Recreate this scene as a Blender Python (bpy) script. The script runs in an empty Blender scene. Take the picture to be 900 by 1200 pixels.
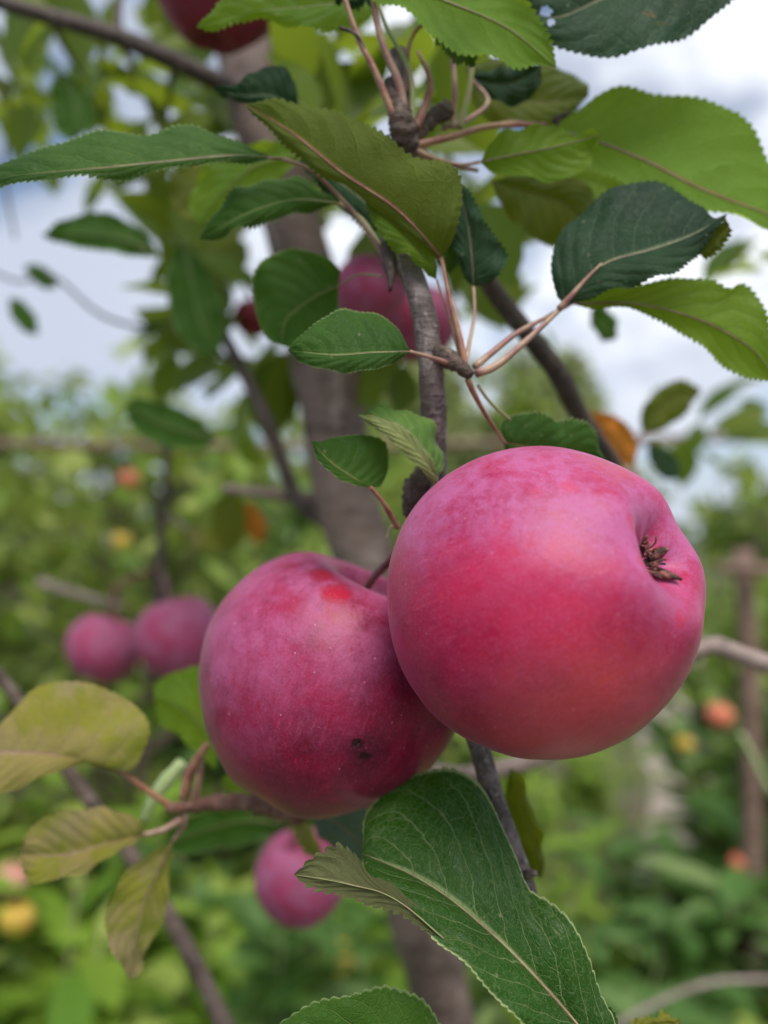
import bpy, bmesh, math, random
from mathutils import Vector, Matrix, noise
from math import sin, cos, pi, radians, exp, sqrt
random.seed(7)
S = bpy.context.scene
C = S.collection
# ---------------------------------------------------------------- camera
PITCH = radians(2.5)
CAM = Vector((0, 0, 1.30))
FWD = Vector((0, cos(PITCH), sin(PITCH))); UP = Vector((0, -sin(PITCH), cos(PITCH))); RT = Vector((1, 0, 0))
cd = bpy.data.cameras.new("camera"); cam = bpy.data.objects.new("camera", cd); C.objects.link(cam)
cam.location = CAM; cam.rotation_euler = (pi/2 + PITCH, 0, 0)
cd.sensor_fit = 'HORIZONTAL'; cd.sensor_width = 36; cd.lens = 36
cd.clip_start = .01; cd.clip_end = 3000
cd.dof.use_dof = True; cd.dof.focus_distance = .193; cd.dof.aperture_fstop = 6.6
S.camera = cam
S.view_settings.view_transform = 'Standard'; S.view_settings.look = 'None'
S.view_settings.exposure = 0.36; S.view_settings.gamma = 1
# ---------------------------------------------------------------- node helper
class N:
    def __init__(s, tree): s.t = tree; s.n = tree.nodes; s.l = tree.links
    def put(s, sock, v):
        if isinstance(v, bpy.types.NodeSocket): s.l.new(v, sock)
        elif v is not None:
            if hasattr(sock.default_value, '__len__') and not hasattr(v, '__len__'): v = [v]*len(sock.default_value)
            if hasattr(v, '__len__') and len(v) == 3 and len(sock.default_value) == 4: v = (*v, 1)
            sock.default_value = v
    def node(s, ty, props=None, **ins):
        n = s.n.new(ty)
        for k, v in (props or {}).items(): setattr(n, k, v)
        for k, v in ins.items():
            k = k.replace('_', ' ')
            if k in n.inputs: s.put(n.inputs[k], v)
            else: raise KeyError(k)
        return n
    def m(s, op, a, b=None, c=None, clamp=False):
        n = s.n.new('ShaderNodeMath'); n.operation = op; n.use_clamp = clamp
        for i, v in enumerate((a, b, c)):
            if v is not None: s.put(n.inputs[i], v)
        return n.outputs[0]
    def vm(s, op, a, b=None):
        n = s.n.new('ShaderNodeVectorMath'); n.operation = op
        s.put(n.inputs[0], a)
        if b is not None: s.put(n.inputs[1], b)
        return n.outputs['Value'] if op in ('LENGTH', 'DISTANCE', 'DOT_PRODUCT') else n.outputs[0]
    def mix(s, f, a, b, mode='MIX'):
        n = s.n.new('ShaderNodeMix'); n.data_type = 'RGBA'; n.blend_type = mode
        s.put(n.inputs[0], f); s.put(n.inputs[6], a); s.put(n.inputs[7], b); return n.outputs[2]
    def rng(s, v, a, b, c=0, d=1, smooth=True):
        n = s.n.new('ShaderNodeMapRange'); n.interpolation_type = 'SMOOTHSTEP' if smooth else 'LINEAR'
        for i, q in enumerate((v, a, b, c, d)): s.put(n.inputs[i], q)
        return n.outputs[0]
    def noise(s, vec, scale, detail=3, rough=.55, dist=0):
        n = s.node('ShaderNodeTexNoise', None, Scale=scale, Detail=detail, Roughness=rough, Distortion=dist)
        if vec is not None: s.l.new(vec, n.inputs['Vector'])
        return n.outputs[0]
    def comb(s, x, y, z):
        n = s.n.new('ShaderNodeCombineXYZ'); s.put(n.inputs[0], x); s.put(n.inputs[1], y); s.put(n.inputs[2], z); return n.outputs[0]
    def sep(s, v):
        n = s.n.new('ShaderNodeSeparateXYZ'); s.l.new(v, n.inputs[0]); return n.outputs
def newmat(name):
    m = bpy.data.materials.new(name); m.use_nodes = True; m.node_tree.nodes.clear(); return m, N(m.node_tree)
# ---------------------------------------------------------------- world: blue sky with broken white and grey cloud
SUN_EL, SUN_AZ = radians(57), radians(166)      # sun behind the camera, up and to the left
w = bpy.data.worlds.new("World"); S.world = w; w.use_nodes = True; w.node_tree.nodes.clear()
k = N(w.node_tree)
sky = k.node('ShaderNodeTexSky', dict(sky_type='NISHITA', sun_disc=False, sun_elevation=SUN_EL, sun_rotation=SUN_AZ, air_density=1.0, dust_density=.6, ozone_density=1.2))
tc = k.node('ShaderNodeTexCoord').outputs['Generated']
x, y, z = k.sep(tc)
v = k.comb(x, y, k.m('MULTIPLY', z, 1.7))
n1 = k.noise(v, 1.9, 7, .55, .3); n2 = k.noise(v, 4.2, 5, .6)
mask = k.rng(n1, .43, .57)
low = k.rng(z, .02, .22, 1, 0)
mask = k.m('MAXIMUM', mask, k.m('MULTIPLY', low, .9))
bright = k.m('MULTIPLY', k.rng(n2, .33, .62), k.rng(x, -.38, .20, 0, 1))
gre = k.rng(z, .05, .38)
cl = k.mix(k.m('MULTIPLY', bright, gre), (4.9, 5.4, 6.5), (11.0, 11.2, 11.6))
col = k.mix(mask, sky.outputs[0], cl)
bg = k.node('ShaderNodeBackground', None, Color=col, Strength=.10)
k.l.new(bg.outputs[0], k.node('ShaderNodeOutputWorld').inputs[0])
sd = bpy.data.lights.new("sun", 'SUN'); sd.energy = 3.0; sd.angle = radians(34); sd.color = (1, .955, .89)
sun = bpy.data.objects.new("sun", sd); C.objects.link(sun)
sdir = Vector((sin(SUN_AZ)*cos(SUN_EL), cos(SUN_AZ)*cos(SUN_EL), sin(SUN_EL)))
sun.rotation_euler = sdir.to_track_quat('Z', 'Y').to_euler()

# ---------------------------------------------------------------- helpers
WORLD_ROOTS = set()
def dep(y, d):
    """the upper leaf clusters stand in a tighter layer than the lower ones"""
    if d <= .205 or d >= .45: return d
    w_ = min(1, max(0, (570-y)/130)); q = .205+(d-.205)*.58 if d < .30 else .260+(d-.30)*(.19/.15)
    return d+(q-d)*w_
def P(x, y, d):
    d = dep(y, d); return CAM + d*(FWD + RT*((x-450)/900) - UP*((y-600)/900))
def link(name, me, mat=None, parent=None, mw=None):
    o = bpy.data.objects.new(name, me); C.objects.link(o)
    if mat is not None and me is not None and not me.materials: me.materials.append(mat)
    if parent is not None:
        o.parent = parent
        if parent.name in WORLD_ROOTS: o.matrix_parent_inverse = Matrix.Translation(-parent.location)
    if mw is not None: o.matrix_world = mw
    return o
def tag(o, label=None, cat=None, group=None, kind=None):
    for a, b in (('label', label), ('category', cat), ('group', group), ('kind', kind)):
        if b: o[a] = b
    return o
def mesh(name, vs, fs, smooth=True):
    me = bpy.data.meshes.new(name); me.from_pydata([tuple(v) for v in vs], [], fs)
    if smooth: me.polygons.foreach_set('use_smooth', [True]*len(me.polygons))
    me.update(); return me
def resample(pts, n):
    """Catmull-Rom through pts, n samples evenly spaced in arc length"""
    p = [Vector(q) for q in pts]
    if len(p) == 2: return [p[0].lerp(p[1], i/(n-1)) for i in range(n)]
    q = [p[0]*2-p[1]] + p + [p[-1]*2-p[-2]]
    dense = []
    for i in range(1, len(q)-2):
        a, b, c, d = q[i-1], q[i], q[i+1], q[i+2]
        for s in range(20):
            t = s/20
            dense.append(.5*((2*b)+(c-a)*t+(2*a-5*b+4*c-d)*t*t+(3*b-a-3*c+d)*t**3))
    dense.append(q[-2])
    L = [0]
    for i in range(1, len(dense)): L.append(L[-1]+(dense[i]-dense[i-1]).length)
    out = []; j = 0
    for i in range(n):
        s = L[-1]*i/(n-1)
        while j < len(L)-2 and L[j+1] < s: j += 1
        f = (s-L[j])/max(1e-9, L[j+1]-L[j]); out.append(dense[j].lerp(dense[j+1], min(1, max(0, f))))
    return out
def tube_mesh(pts, radii, n=40, sides=14, rough=.0, seed=0, knots=(), cap=True):
    """pts world points; radii per pt; rough = relative noise; knots = (t, amount, width) swellings"""
    c = resample(pts, n); rr = resample([(r, 0, 0) for r in radii], n) if len(radii) > 2 else [Vector((radii[0]+(radii[-1]-radii[0])*i/(n-1), 0, 0)) for i in range(n)]
    vs = []; fs = []
    t0 = (c[1]-c[0]).normalized(); nrm = t0.orthogonal().normalized()
    for i in range(n):
        t = (c[min(i+1, n-1)]-c[max(i-1, 0)]).normalized()
        nrm = (nrm - t*nrm.dot(t)).normalized(); b = t.cross(nrm)
        r0 = max(rr[i].x, 1e-5); tt = i/(n-1)
        for kt, ka, kw in knots: r0 *= 1+ka*exp(-((tt-kt)/kw)**2)
        for j in range(sides):
            a = 2*pi*j/sides; dv = nrm*cos(a)+b*sin(a)
            r = r0
            if rough:
                q = c[i]/r0*.9+dv*1.1+Vector((seed*7.3, 0, 0))
                r *= 1+rough*noise.noise(q)+rough*.6*noise.noise(q*2.7)
            vs.append(c[i]+dv*r)
    for i in range(n-1):
        for j in range(sides):
            a = i*sides+j; b2 = i*sides+(j+1) % sides
            fs.append((a, b2, b2+sides, a+sides))
    if cap:
        vs.append(c[0]); vs.append(c[-1]); A = len(vs)-2
        for j in range(sides):
            fs.append((A, (j+1) % sides, j)); fs.append((A+1, (n-1)*sides+j, (n-1)*sides+(j+1) % sides))
    return vs, fs
def tube(name, pts, radii, mat, parent, px=True, **kw):
    w3 = [P(*p) for p in pts] if px else pts
    if px: radii = [r*dep(p[1], p[2])/900 for r, p in zip(radii, pts)]      # half-widths as seen, turned into metres
    vs, fs = tube_mesh(w3, radii, **kw)
    return link(name, mesh(name, vs, fs), mat, parent)

# ---------------------------------------------------------------- materials
def leaf_mat(name, top, top2, back, trans, vein, veinback=None, tw=.32, rim=None, blot=None, rough=.42, lat=.50, spec=.24):
    m, k = newmat(name)
    uv = k.node('ShaderNodeUVMap').outputs[0]; ux, uy, _ = k.sep(uv)
    u = k.m('MULTIPLY', k.m('SUBTRACT', ux, .5), 2); au = k.m('ABSOLUTE', u); sg = k.m('SIGN', u)
    ob = k.node('ShaderNodeTexCoord').outputs['Object']
    geo = k.node('ShaderNodeNewGeometry'); rnd = k.node('ShaderNodeObjectInfo').outputs['Random']
    nz = k.noise(ob, 55, 4, .6); nzf = k.noise(ob, 420, 3, .6)
    wob = k.m('MULTIPLY', k.m('SUBTRACT', k.noise(ob, 130, 2), .5), .07)
    # side veins leave the midrib and sweep to the tip
    s = k.m('SUBTRACT', uy, k.m('MULTIPLY', k.m('POWER', au, 1.35), .30))
    s = k.m('ADD', k.m('ADD', s, wob), k.m('MULTIPLY', sg, .028))
    f = k.m('FRACT', k.m('MULTIPLY', s, 8.0)); dl = k.m('ABSOLUTE', k.m('SUBTRACT', f, .5))
    lv = k.rng(dl, .0, .055, 1, 0); lv = k.m('MULTIPLY', lv, k.rng(au, .75, 1.0, 1, 0))
    valley = k.rng(dl, .0, .5, 0, 1)
    mr = k.rng(au, .015, .06, 1, 0)
    vo = k.node('ShaderNodeTexVoronoi', dict(feature='DISTANCE_TO_EDGE'), Scale=1.0)
    k.l.new(k.comb(k.m('MULTIPLY', u, 7.5), k.m('MULTIPLY', uy, 24), 0), vo.inputs['Vector'])
    ret = k.rng(vo.outputs['Distance'], 0, .07, 1, 0)
    vo2 = k.node('ShaderNodeTexVoronoi', dict(feature='DISTANCE_TO_EDGE'), Scale=1.0)
    k.l.new(k.comb(k.m('MULTIPLY', u, 22), k.m('MULTIPLY', uy, 70), 0), vo2.inputs['Vector'])
    ret2 = k.rng(vo2.outputs['Distance'], 0, .12, 1, 0)
    c = k.mix(k.rng(nz, .35, .68), top, top2)
    c = k.mix(k.m('MULTIPLY', rnd, .35), c, tuple(q*1.35 for q in top2))
    if blot: c = k.mix(k.m('MULTIPLY', k.rng(k.noise(ob, 42, 5, .6), .44, .56), .85), c, blot)
    c = k.mix(k.m('MULTIPLY', nzf, .25), c, tuple(q*.55 for q in top), 'MIX')
    c = k.mix(k.m('MULTIPLY', k.rng(k.noise(ob, 26, 3, .6), .40, .62), .45), c, tuple(min(1, q) for q in (top2[0]*1.9, top2[1]*1.35, top2[2])))  # broad yellower blotches, painted for light coming through the blade
    c = k.mix(k.m('MULTIPLY', ret2, .18), c, vein)
    c = k.mix(k.m('MULTIPLY', ret, .15), c, vein)
    c = k.mix(k.m('MULTIPLY', lv, lat), c, vein)
    c = k.mix(k.m('MULTIPLY', mr, .85), c, vein)
    if rim: c = k.mix(k.rng(au, .955, .985), c, rim)
    # pale bite and dust specks
    sp = k.node('ShaderNodeTexVoronoi', None, Scale=160.0); k.l.new(ob, sp.inputs['Vector'])
    c = k.mix(k.m('MULTIPLY', k.rng(sp.outputs['Distance'], .05, .10, 1, 0), .35), c, (.35, .33, .22))
    sb = k.m('MULTIPLY', k.rng(k.noise(ob, 95, 5, .7), .665, .70), k.rng(k.noise(ob, 30, 2), .45, .6)); c = k.mix(k.m('MULTIPLY', sb, .8), c, (.16, .085, .03))
    cb = k.mix(k.rng(nz, .35, .68), back, tuple(q*.8 for q in back))
    cb = k.mix(k.m('MULTIPLY', ret, .25), cb, tuple(q*1.5 for q in back))
    cb = k.mix(k.m('MULTIPLY', lv, .75), cb, tuple(min(1, q*1.7) for q in back))
    cb = k.mix(k.m('MULTIPLY', mr, .9), cb, veinback or vein)
    cb = k.mix(k.m('MULTIPLY', sb, .8), cb, (.15, .08, .03))
    cc = k.mix(geo.outputs['Backfacing'], c, cb)
    h = k.m('ADD', k.m('MULTIPLY', valley, .5), k.m('MULTIPLY', mr, -.6))
    h = k.m('SUBTRACT', h, k.m('MULTIPLY', ret, .22)); h = k.m('SUBTRACT', h, k.m('MULTIPLY', ret2, .10))
    h = k.m('ADD', h, k.m('MULTIPLY', nzf, .25))
    h = k.m('ADD', h, k.m('MULTIPLY', nz, .9))
    h = k.m('SUBTRACT', h, k.m('MULTIPLY', lv, .35)); bp = k.node('ShaderNodeBump', None, Strength=.8, Distance=.0008, Height=h)
    p = k.node('ShaderNodeBsdfPrincipled', None, Base_Color=cc, Roughness=k.m('ADD', rough, k.m('ADD', k.m('MULTIPLY', nz, .18), k.m('MULTIPLY', geo.outputs['Backfacing'], .22))), Specular_IOR_Level=spec)
    k.l.new(bp.outputs[0], p.inputs['Normal'])
    tcx = k.mix(k.m('MULTIPLY', k.m('ADD', lv, mr, clamp=True), .85), trans, tuple(q*.5 for q in trans))
    tcx = k.mix(k.m('MULTIPLY', ret, .25), tcx, tuple(q*.5 for q in trans))
    tr = k.node('ShaderNodeBsdfTranslucent', None, Color=tcx); k.l.new(bp.outputs[0], tr.inputs['Normal'])
    mx = k.node('ShaderNodeMixShader'); mx.inputs[0].default_value = tw
    k.l.new(p.outputs[0], mx.inputs[1]); k.l.new(tr.outputs[0], mx.inputs[2])
    k.l.new(mx.outputs[0], k.node('ShaderNodeOutputMaterial').inputs[0]); return m
L_DARK = leaf_mat('leaf_dark_green', (.012, .058, .005), (.026, .088, .007), (.10, .15, .06), (.18, .38, .02), (.14, .23, .05), (.30, .20, .12), tw=.27, rough=.48, rim=(.20, .27, .10))
L_TEAL = leaf_mat('leaf_sky_tinted_green', (.004, .022, .013), (.010, .042, .018), (.12, .17, .11), (.12, .25, .04), (.13, .18, .10), (.3, .22, .14), tw=.18, rough=.42, spec=.13)  # blue in the base colour stands for sky reflected off leaf tops
L_LIT = leaf_mat('leaf_backlit_green', (.040, .125, .012), (.085, .17, .014), (.12, .235, .030), (.50, .70, .03), (.13, .22, .03), (.22, .13, .05), tw=.46)
L_UNDER = leaf_mat('leaf_pale_underside', (.26, .32, .10), (.32, .36, .13), (.26, .32, .10), (.3, .42, .05), (.4, .42, .2), tw=.25, rough=.6)
L_FRESH = leaf_mat('leaf_fresh_green', (.09, .20, .03), (.14, .26, .05), (.26, .32, .12), (.22, .40, .03), (.2, .3, .1), tw=.28, rim=(.3, .36, .14))
L_OLIVE = leaf_mat('leaf_olive', (.045, .085, .008), (.085, .115, .010), (.085, .120, .012), (.34, .40, .012), (.16, .15, .05), (.25, .09, .04), tw=.36)
L_PALE = leaf_mat('leaf_yellow_green_blotched', (.13, .155, .012), (.19, .215, .02), (.16, .17, .05), (.48, .60, .04), (.48, .33, .24), (.45, .22, .18), tw=.35, blot=(.36, .24, .16), rough=.5, lat=.3)
L_BIG = leaf_mat('leaf_dark_glossy', (.004, .034, .002), (.012, .064, .003), (.12, .13, .055), (.12, .30, .02), (.24, .31, .12), (.35, .22, .12), tw=.20, rim=(.30, .36, .15), rough=.30, lat=.55, spec=.22)
L_TIP = leaf_mat('leaf_underside_brownish', (.12, .125, .045), (.15, .14, .06), (.12, .13, .05), (.25, .25, .05), (.30, .25, .14), (.3, .25, .14), tw=.22, rim=(.3, .32, .12), rough=.5)
L_ORANGE = leaf_mat('leaf_orange', (.55, .16, .02), (.65, .25, .03), (.5, .18, .03), (.8, .3, .03), (.5, .2, .05), tw=.35)

def bark_mat(name, a, b, c3, sc=260, bump=.6, dist=.0008, rough=.7):
    m, k = newmat(name)
    ob = k.node('ShaderNodeTexCoord').outputs['Object']
    x, y, z = k.sep(ob); vst = k.comb(x, y, k.m('MULTIPLY', z, .35)); vh = k.comb(x, y, k.m('MULTIPLY', z, 3.2))
    n1 = k.noise(ob, sc*.35, 5, .62); n2 = k.noise(vst, sc, 5, .65, .5); n3 = k.noise(vh, sc*.8, 3, .6)
    c = k.mix(k.rng(n1, .36, .64), a, b); c = k.mix(k.rng(n2, .52, .72), c, c3)
    c = k.mix(k.m('MULTIPLY', k.rng(n3, .57, .66), .6), c, tuple(q*.35 for q in a))
    vo = k.node('ShaderNodeTexVoronoi', None, Scale=sc*1.3); k.l.new(vh, vo.inputs['Vector'])
    dots = k.rng(vo.outputs['Distance'], .12, .22, 1, 0)
    c = k.mix(k.m('MULTIPLY', dots, .45), c, (.42, .38, .34))
    h = k.m('ADD', n2, k.m('MULTIPLY', n3, .8)); h = k.m('ADD', h, k.m('MULTIPLY', dots, .5))
    bp = k.node('ShaderNodeBump', None, Strength=bump, Distance=dist, Height=h)
    p = k.node('ShaderNodeBsdfPrincipled', None, Base_Color=c, Roughness=rough, Specular_IOR_Level=.35); k.l.new(bp.outputs[0], p.inputs['Normal'])
    k.l.new(p.outputs[0], k.node('ShaderNodeOutputMaterial').inputs[0]); return m
B_STEM = bark_mat('bark_grey_shoot', (.10, .078, .068), (.24, .195, .18), (.40, .355, .33), 330, 1.0, .0012)
B_DARK = bark_mat('bark_dark', (.045, .033, .030), (.09, .065, .055), (.15, .12, .10), 200)
B_KNOT = bark_mat('bark_knotted_spur', (.07, .045, .035), (.13, .09, .07), (.24, .19, .15), 420, 1.0, .0012)
B_TRUNK = bark_mat('bark_trunk', (.10, .068, .055), (.21, .15, .125), (.40, .33, .28), 42, 1.0, .004)
B_PALE = bark_mat('bark_pale_pinkish', (.20, .145, .125), (.31, .235, .205), (.42, .35, .31), 120)
def stalk_mat(name, a, b, rough=.45):
    m, k = newmat(name); ob = k.node('ShaderNodeTexCoord').outputs['Object']
    n1 = k.noise(ob, 140, 3, .6); c = k.mix(k.rng(n1, .38, .62), a, b)
    f = k.noise(ob, 900, 2); bp = k.node('ShaderNodeBump', None, Strength=.3, Distance=.0003, Height=f)
    p = k.node('ShaderNodeBsdfPrincipled', None, Base_Color=c, Roughness=rough, Sheen_Weight=.25, Sheen_Roughness=.4); k.l.new(bp.outputs[0], p.inputs['Normal'])
    k.l.new(p.outputs[0], k.node('ShaderNodeOutputMaterial').inputs[0]); return m
ST_RED = stalk_mat('stalk_reddish', (.22, .065, .05), (.32, .17, .09))
ST_PINK = stalk_mat('stalk_pink_brown', (.24, .11, .09), (.36, .24, .15))
ST_GREEN = stalk_mat('stalk_green', (.22, .28, .08), (.30, .24, .12))
ST_BROWN = stalk_mat('stalk_dark_red', (.11, .02, .025), (.18, .05, .04))
ST_LIME = stalk_mat('shoot_pale_green', (.30, .42, .15), (.40, .48, .22))

# ---------------------------------------------------------------- leaf builder
def leaf_data(mid, L, R, zL=0, zR=0, teeth=34, amp=.0009, nc=7, camber=.0015, ruffle=.0012, seed=0, face='top', holes=()):
    NL = teeth*5+1
    m3 = [P(*p) for p in mid]
    dm = [p[2] for p in mid]
    def edge(E, dz):
        n = len(E); pts = []
        for i, e in enumerate(E):
            t = (i+1)/(n+1)
            if len(e) == 3: d = e[2]
            else:
                q = t*(len(dm)-1); j = min(int(q), len(dm)-2); d = dm[j]+(dm[j+1]-dm[j])*(q-j)+dz*sin(pi*t)
            pts.append(P(e[0], e[1], d))
        return resample([m3[0]]+pts+[m3[-1]], NL)
    M = resample(m3, NL); EL = edge(L, zL); ER = edge(R, zR)
    rs = random.Random(seed); ph = [rs.uniform(0, 6.28) for _ in range(4)]; ta = [rs.uniform(.6, 1.35) for _ in range(teeth*2+2)]
    vs = []; uvs = []; rows = 2*nc+1
    for i in range(NL):
        v = i/(NL-1); e = min(1, sin(pi*v)*3)
        T = (M[min(i+1, NL-1)]-M[max(i-1, 0)]).normalized()
        for j in range(rows):
            u = (j-nc)/nc; au = abs(u); E = EL[i] if u < 0 else ER[i]
            dv = E-M[i]
            nn = T.cross(dv); nn = nn.normalized() if nn.length > 1e-12 else Vector((0, 0, 0))
            if u > 0: nn = -nn
            p = M[i]+dv*au
            p = p+nn*(camber*4*au*(1-au)*e)
            p = p+nn*(ruffle*au*au*e*(sin(v*17+ph[0]+(1.3 if u > 0 else 0))+.6*sin(v*31+ph[1]+(2 if u > 0 else 0))))
            if j in (0, rows-1) and dv.length > 1e-9:
                q = v*teeth+(.4 if u > 0 else 0); fr = q-math.floor(q)
                saw = (fr/.72)**.8 if fr < .72 else (1-fr)/.28
                p = p+dv.normalized()*(1.35*amp*(saw-.35)*e*ta[int(q)+(teeth if u > 0 else 0)])+T*(amp*.5*saw*e)
            vs.append(p); uvs.append((u*.5+.5, v))
    fs = []
    hp = [(P(hx, hy, dm[-1]), hr) for hx, hy, hr in holes]
    for i in range(NL-1):
        for j in range(rows-1):
            a = i*rows+j; f = (a, a+1, a+rows+1, a+rows)
            if holes:
                cc = (vs[f[0]]+vs[f[2]])/2; d3 = cc-CAM; dz = d3.dot(FWD); sx = 450+900*d3.dot(RT)/dz; sy = 600-900*d3.dot(UP)/dz
                if any(((sx-hx)/hr)**2+((sy-hy)/(hr*.8))**2 < 1 for hx, hy, hr in holes): continue
            fs.append(f)
    nsum = Vector((0, 0, 0))
    for f in fs[::7]: nsum += (vs[f[1]]-vs[f[0]]).cross(vs[f[3]]-vs[f[0]])
    ctr = vs[(NL//2)*rows+nc]
    toward = nsum.dot(CAM-ctr) > 0
    if toward != (face == 'top'): fs = [f[::-1] for f in fs]
    return vs, fs, uvs
def leaf(parent, mat, mid, L, R, stalk=None, sr=2.4, smat=None, name='leaf', label=None, **kw):
    vs, fs, uvs = leaf_data(mid, L, R, **kw)
    me = mesh(name, vs, fs); ul = me.uv_layers.new(name='UVMap')
    for lp in me.loops: ul.data[lp.index].uv = uvs[lp.vertex_index]
    o = link(name, me, mat, parent)
    if label: o['label'] = label
    # a real midrib standing proud on the underside
    n = 26; c = resample([P(*p) for p in mid], n)
    ln = min(1, (c[-1]-c[0]).length/.075)*.0004; lv, lf = tube_mesh(c, [ln, ln*.8, ln*.5, ln*.15], n=n, sides=6)
    link('midrib', mesh('midrib', lv, lf), smat or ST_GREEN, o)
    if stalk:
        s = list(stalk); rad = [sr*.85]+[sr*.8]*(len(s)-2)+[sr*1.35]
        if len(s) == 2: rad = [sr*.85, sr*1.3]
        tube('leaf_stalk', s, rad, smat or ST_RED, o, n=24, sides=8, rough=.08)
    return o

# ---------------------------------------------------------------- ground, path
def ground_mat():
    m, k = newmat('ground_soil_and_moss'); ob = k.node('ShaderNodeTexCoord').outputs['Object']
    a = k.noise(ob, 1.3, 6, .6); b = k.noise(ob, 14, 6, .65)
    c = k.mix(k.rng(a, .4, .6), (.10, .085, .05), (.055, .10, .025)); c = k.mix(k.rng(b, .45, .68), c, (.18, .15, .10))
    p = k.node('ShaderNodeBsdfPrincipled', None, Base_Color=c, Roughness=.95); bp = k.node('ShaderNodeBump', None, Strength=.6, Distance=.03, Height=b)
    k.l.new(bp.outputs[0], p.inputs['Normal']); k.l.new(p.outputs[0], k.node('ShaderNodeOutputMaterial').inputs[0]); return m
def path_mat():
    m, k = newmat('path_trodden_earth'); ob = k.node('ShaderNodeTexCoord').outputs['Object']
    a = k.noise(ob, 3, 5, .6); b = k.noise(ob, 60, 4, .6)
    c = k.mix(k.rng(a, .4, .62), (.36, .30, .25), (.27, .22, .18)); c = k.mix(k.rng(b, .5, .7), c, (.48, .43, .38))
    p = k.node('ShaderNodeBsdfPrincipled', None, Base_Color=c, Roughness=.95); bp = k.node('ShaderNodeBump', None, Strength=.6, Distance=.01, Height=b)
    k.l.new(bp.outputs[0], p.inputs['Normal']); k.l.new(p.outputs[0], k.node('ShaderNodeOutputMaterial').inputs[0]); return m
vs = []; fs = []; nx, ny = 40, 60
for j in range(ny+1):
    yy = -6+ (j/ny)**2.2*600
    for i in range(nx+1):
        xx = (i/nx*2-1)*(12+yy*1.2+8)
        vs.append((xx, yy, .03*noise.noise(Vector((xx*.7, yy*.7, 0))) if 0 else 0))
for j in range(ny):
    for i in range(nx): a = j*(nx+1)+i; fs.append((a, a+1, a+nx+2, a+nx+1))
tag(link('ground', mesh('ground', vs, fs), ground_mat()), kind='structure')
def path_x(y): return .372*y+.04*sin(y*1.9)+.05
vs = []; fs = []; n = 160
for i in range(n):
    y = .2+i*.10; wv = .15+.018*y+.03*noise.noise(Vector((y*1.1,9,0)))
    for s, sd_ in ((-1, 3.1), (-.33, 0), (.33, 0), (1, 8.7)):
        vs.append((path_x(y)+s*wv+(.07*noise.noise(Vector((y*2.2, sd_, 0))) if abs(s) == 1 else 0), y, .004))
for i in range(n-1):
    for j in range(3): a = i*4+j; fs.append((a, a+1, a+5, a+4))
tag(link('path', mesh('path', vs, fs), path_mat()), kind='structure')

# ---------------------------------------------------------------- background plants
def crown_mat(name, cols, trans, rough=.45, tw=.33):
    m, k = newmat(name); geo = k.node('ShaderNodeNewGeometry'); r = geo.outputs['Random Per Island']; oi = k.node('ShaderNodeObjectInfo').outputs['Random']
    ob = k.node('ShaderNodeTexCoord').outputs['Object']
    cr = k.node('ShaderNodeValToRGB'); el = cr.color_ramp.elements
    el[0].position = 0; el[0].color = (*cols[0], 1); el[1].position = 1; el[1].color = (*cols[-1], 1)
    for i, cc in enumerate(cols[1:-1]): e = el.new((i+1)/(len(cols)-1)); e.color = (*cc, 1)
    f = k.m('FRACT', k.m('ADD', k.m('MULTIPLY', r, .8), k.m('MULTIPLY', k.noise(ob, 2.5, 2), .35))); k.put(cr.inputs[0], f)
    c = k.mix(k.m('MULTIPLY', oi, .3), cr.outputs[0], tuple(q*1.3 for q in cols[1]))
    p = k.node('ShaderNodeBsdfPrincipled', None, Base_Color=c, Roughness=rough, Specular_IOR_Level=.28)
    tr = k.node('ShaderNodeBsdfTranslucent', None, Color=k.mix(r, trans, tuple(q*.6 for q in trans)))
    mx = k.node('ShaderNodeMixShader'); mx.inputs[0].default_value = tw
    k.l.new(p.outputs[0], mx.inputs[1]); k.l.new(tr.outputs[0], mx.inputs[2]); k.l.new(mx.outputs[0], k.node('ShaderNodeOutputMaterial').inputs[0]); return m
CR_A = crown_mat('orchard_foliage', [(.04, .10, .015), (.12, .21, .03), (.22, .32, .045), (.42, .46, .15)], (.66, .76, .14))
CR_B = crown_mat('orchard_foliage_dark', [(.025, .07, .018), (.06, .14, .03), (.11, .21, .055), (.24, .32, .12)], (.40, .56, .10))
CR_C = crown_mat('weed_foliage', [(.06, .16, .02), (.15, .27, .03), (.25, .38, .05), (.40, .46, .12)], (.60, .76, .08))
CR_W = crown_mat('willow_foliage', [(.16, .22, .06), (.22, .28, .09), (.30, .35, .13), (.36, .40, .20)], (.60, .68, .24))
CR_K = crown_mat('canopy_foliage', [(.025, .07, .015), (.05, .10, .018), (.09, .14, .02), (.16, .20, .02)], (.34, .45, .03), tw=.44)
def add_leaf(vs, fs, p, d, nrm, L, W, curl=.15):
    """one modelled leaf: a folded, drooping blade of eight faces"""
    s = d.cross(nrm); s = s.normalized() if s.length > 1e-6 else Vector((1, 0, 0)); u = s.cross(d).normalized()
    b = len(vs)
    for t, wd in ((0, 0), (.22, .38), (.5, .5), (.78, .34), (1, 0)):
        c = p+d*(L*t)-u*(L*curl*t*t)
        if wd == 0: vs.append(c)
        else: vs.append(c-s*(W*wd)+u*(W*.12)); vs.append(c); vs.append(c+s*(W*wd)+u*(W*.12))
    fs += [(b, b+2, b+1), (b, b+3, b+2), (b+1, b+2, b+5, b+4), (b+2, b+3, b+6, b+5), (b+4, b+5, b+8, b+7), (b+5, b+6, b+9, b+8), (b+7, b+8, b+10), (b+8, b+9, b+10)]
def rdir(rs): 
    z = rs.uniform(-1, 1); a = rs.uniform(0, 2*pi); q = sqrt(1-z*z); return Vector((q*cos(a), q*sin(a), z))
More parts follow.
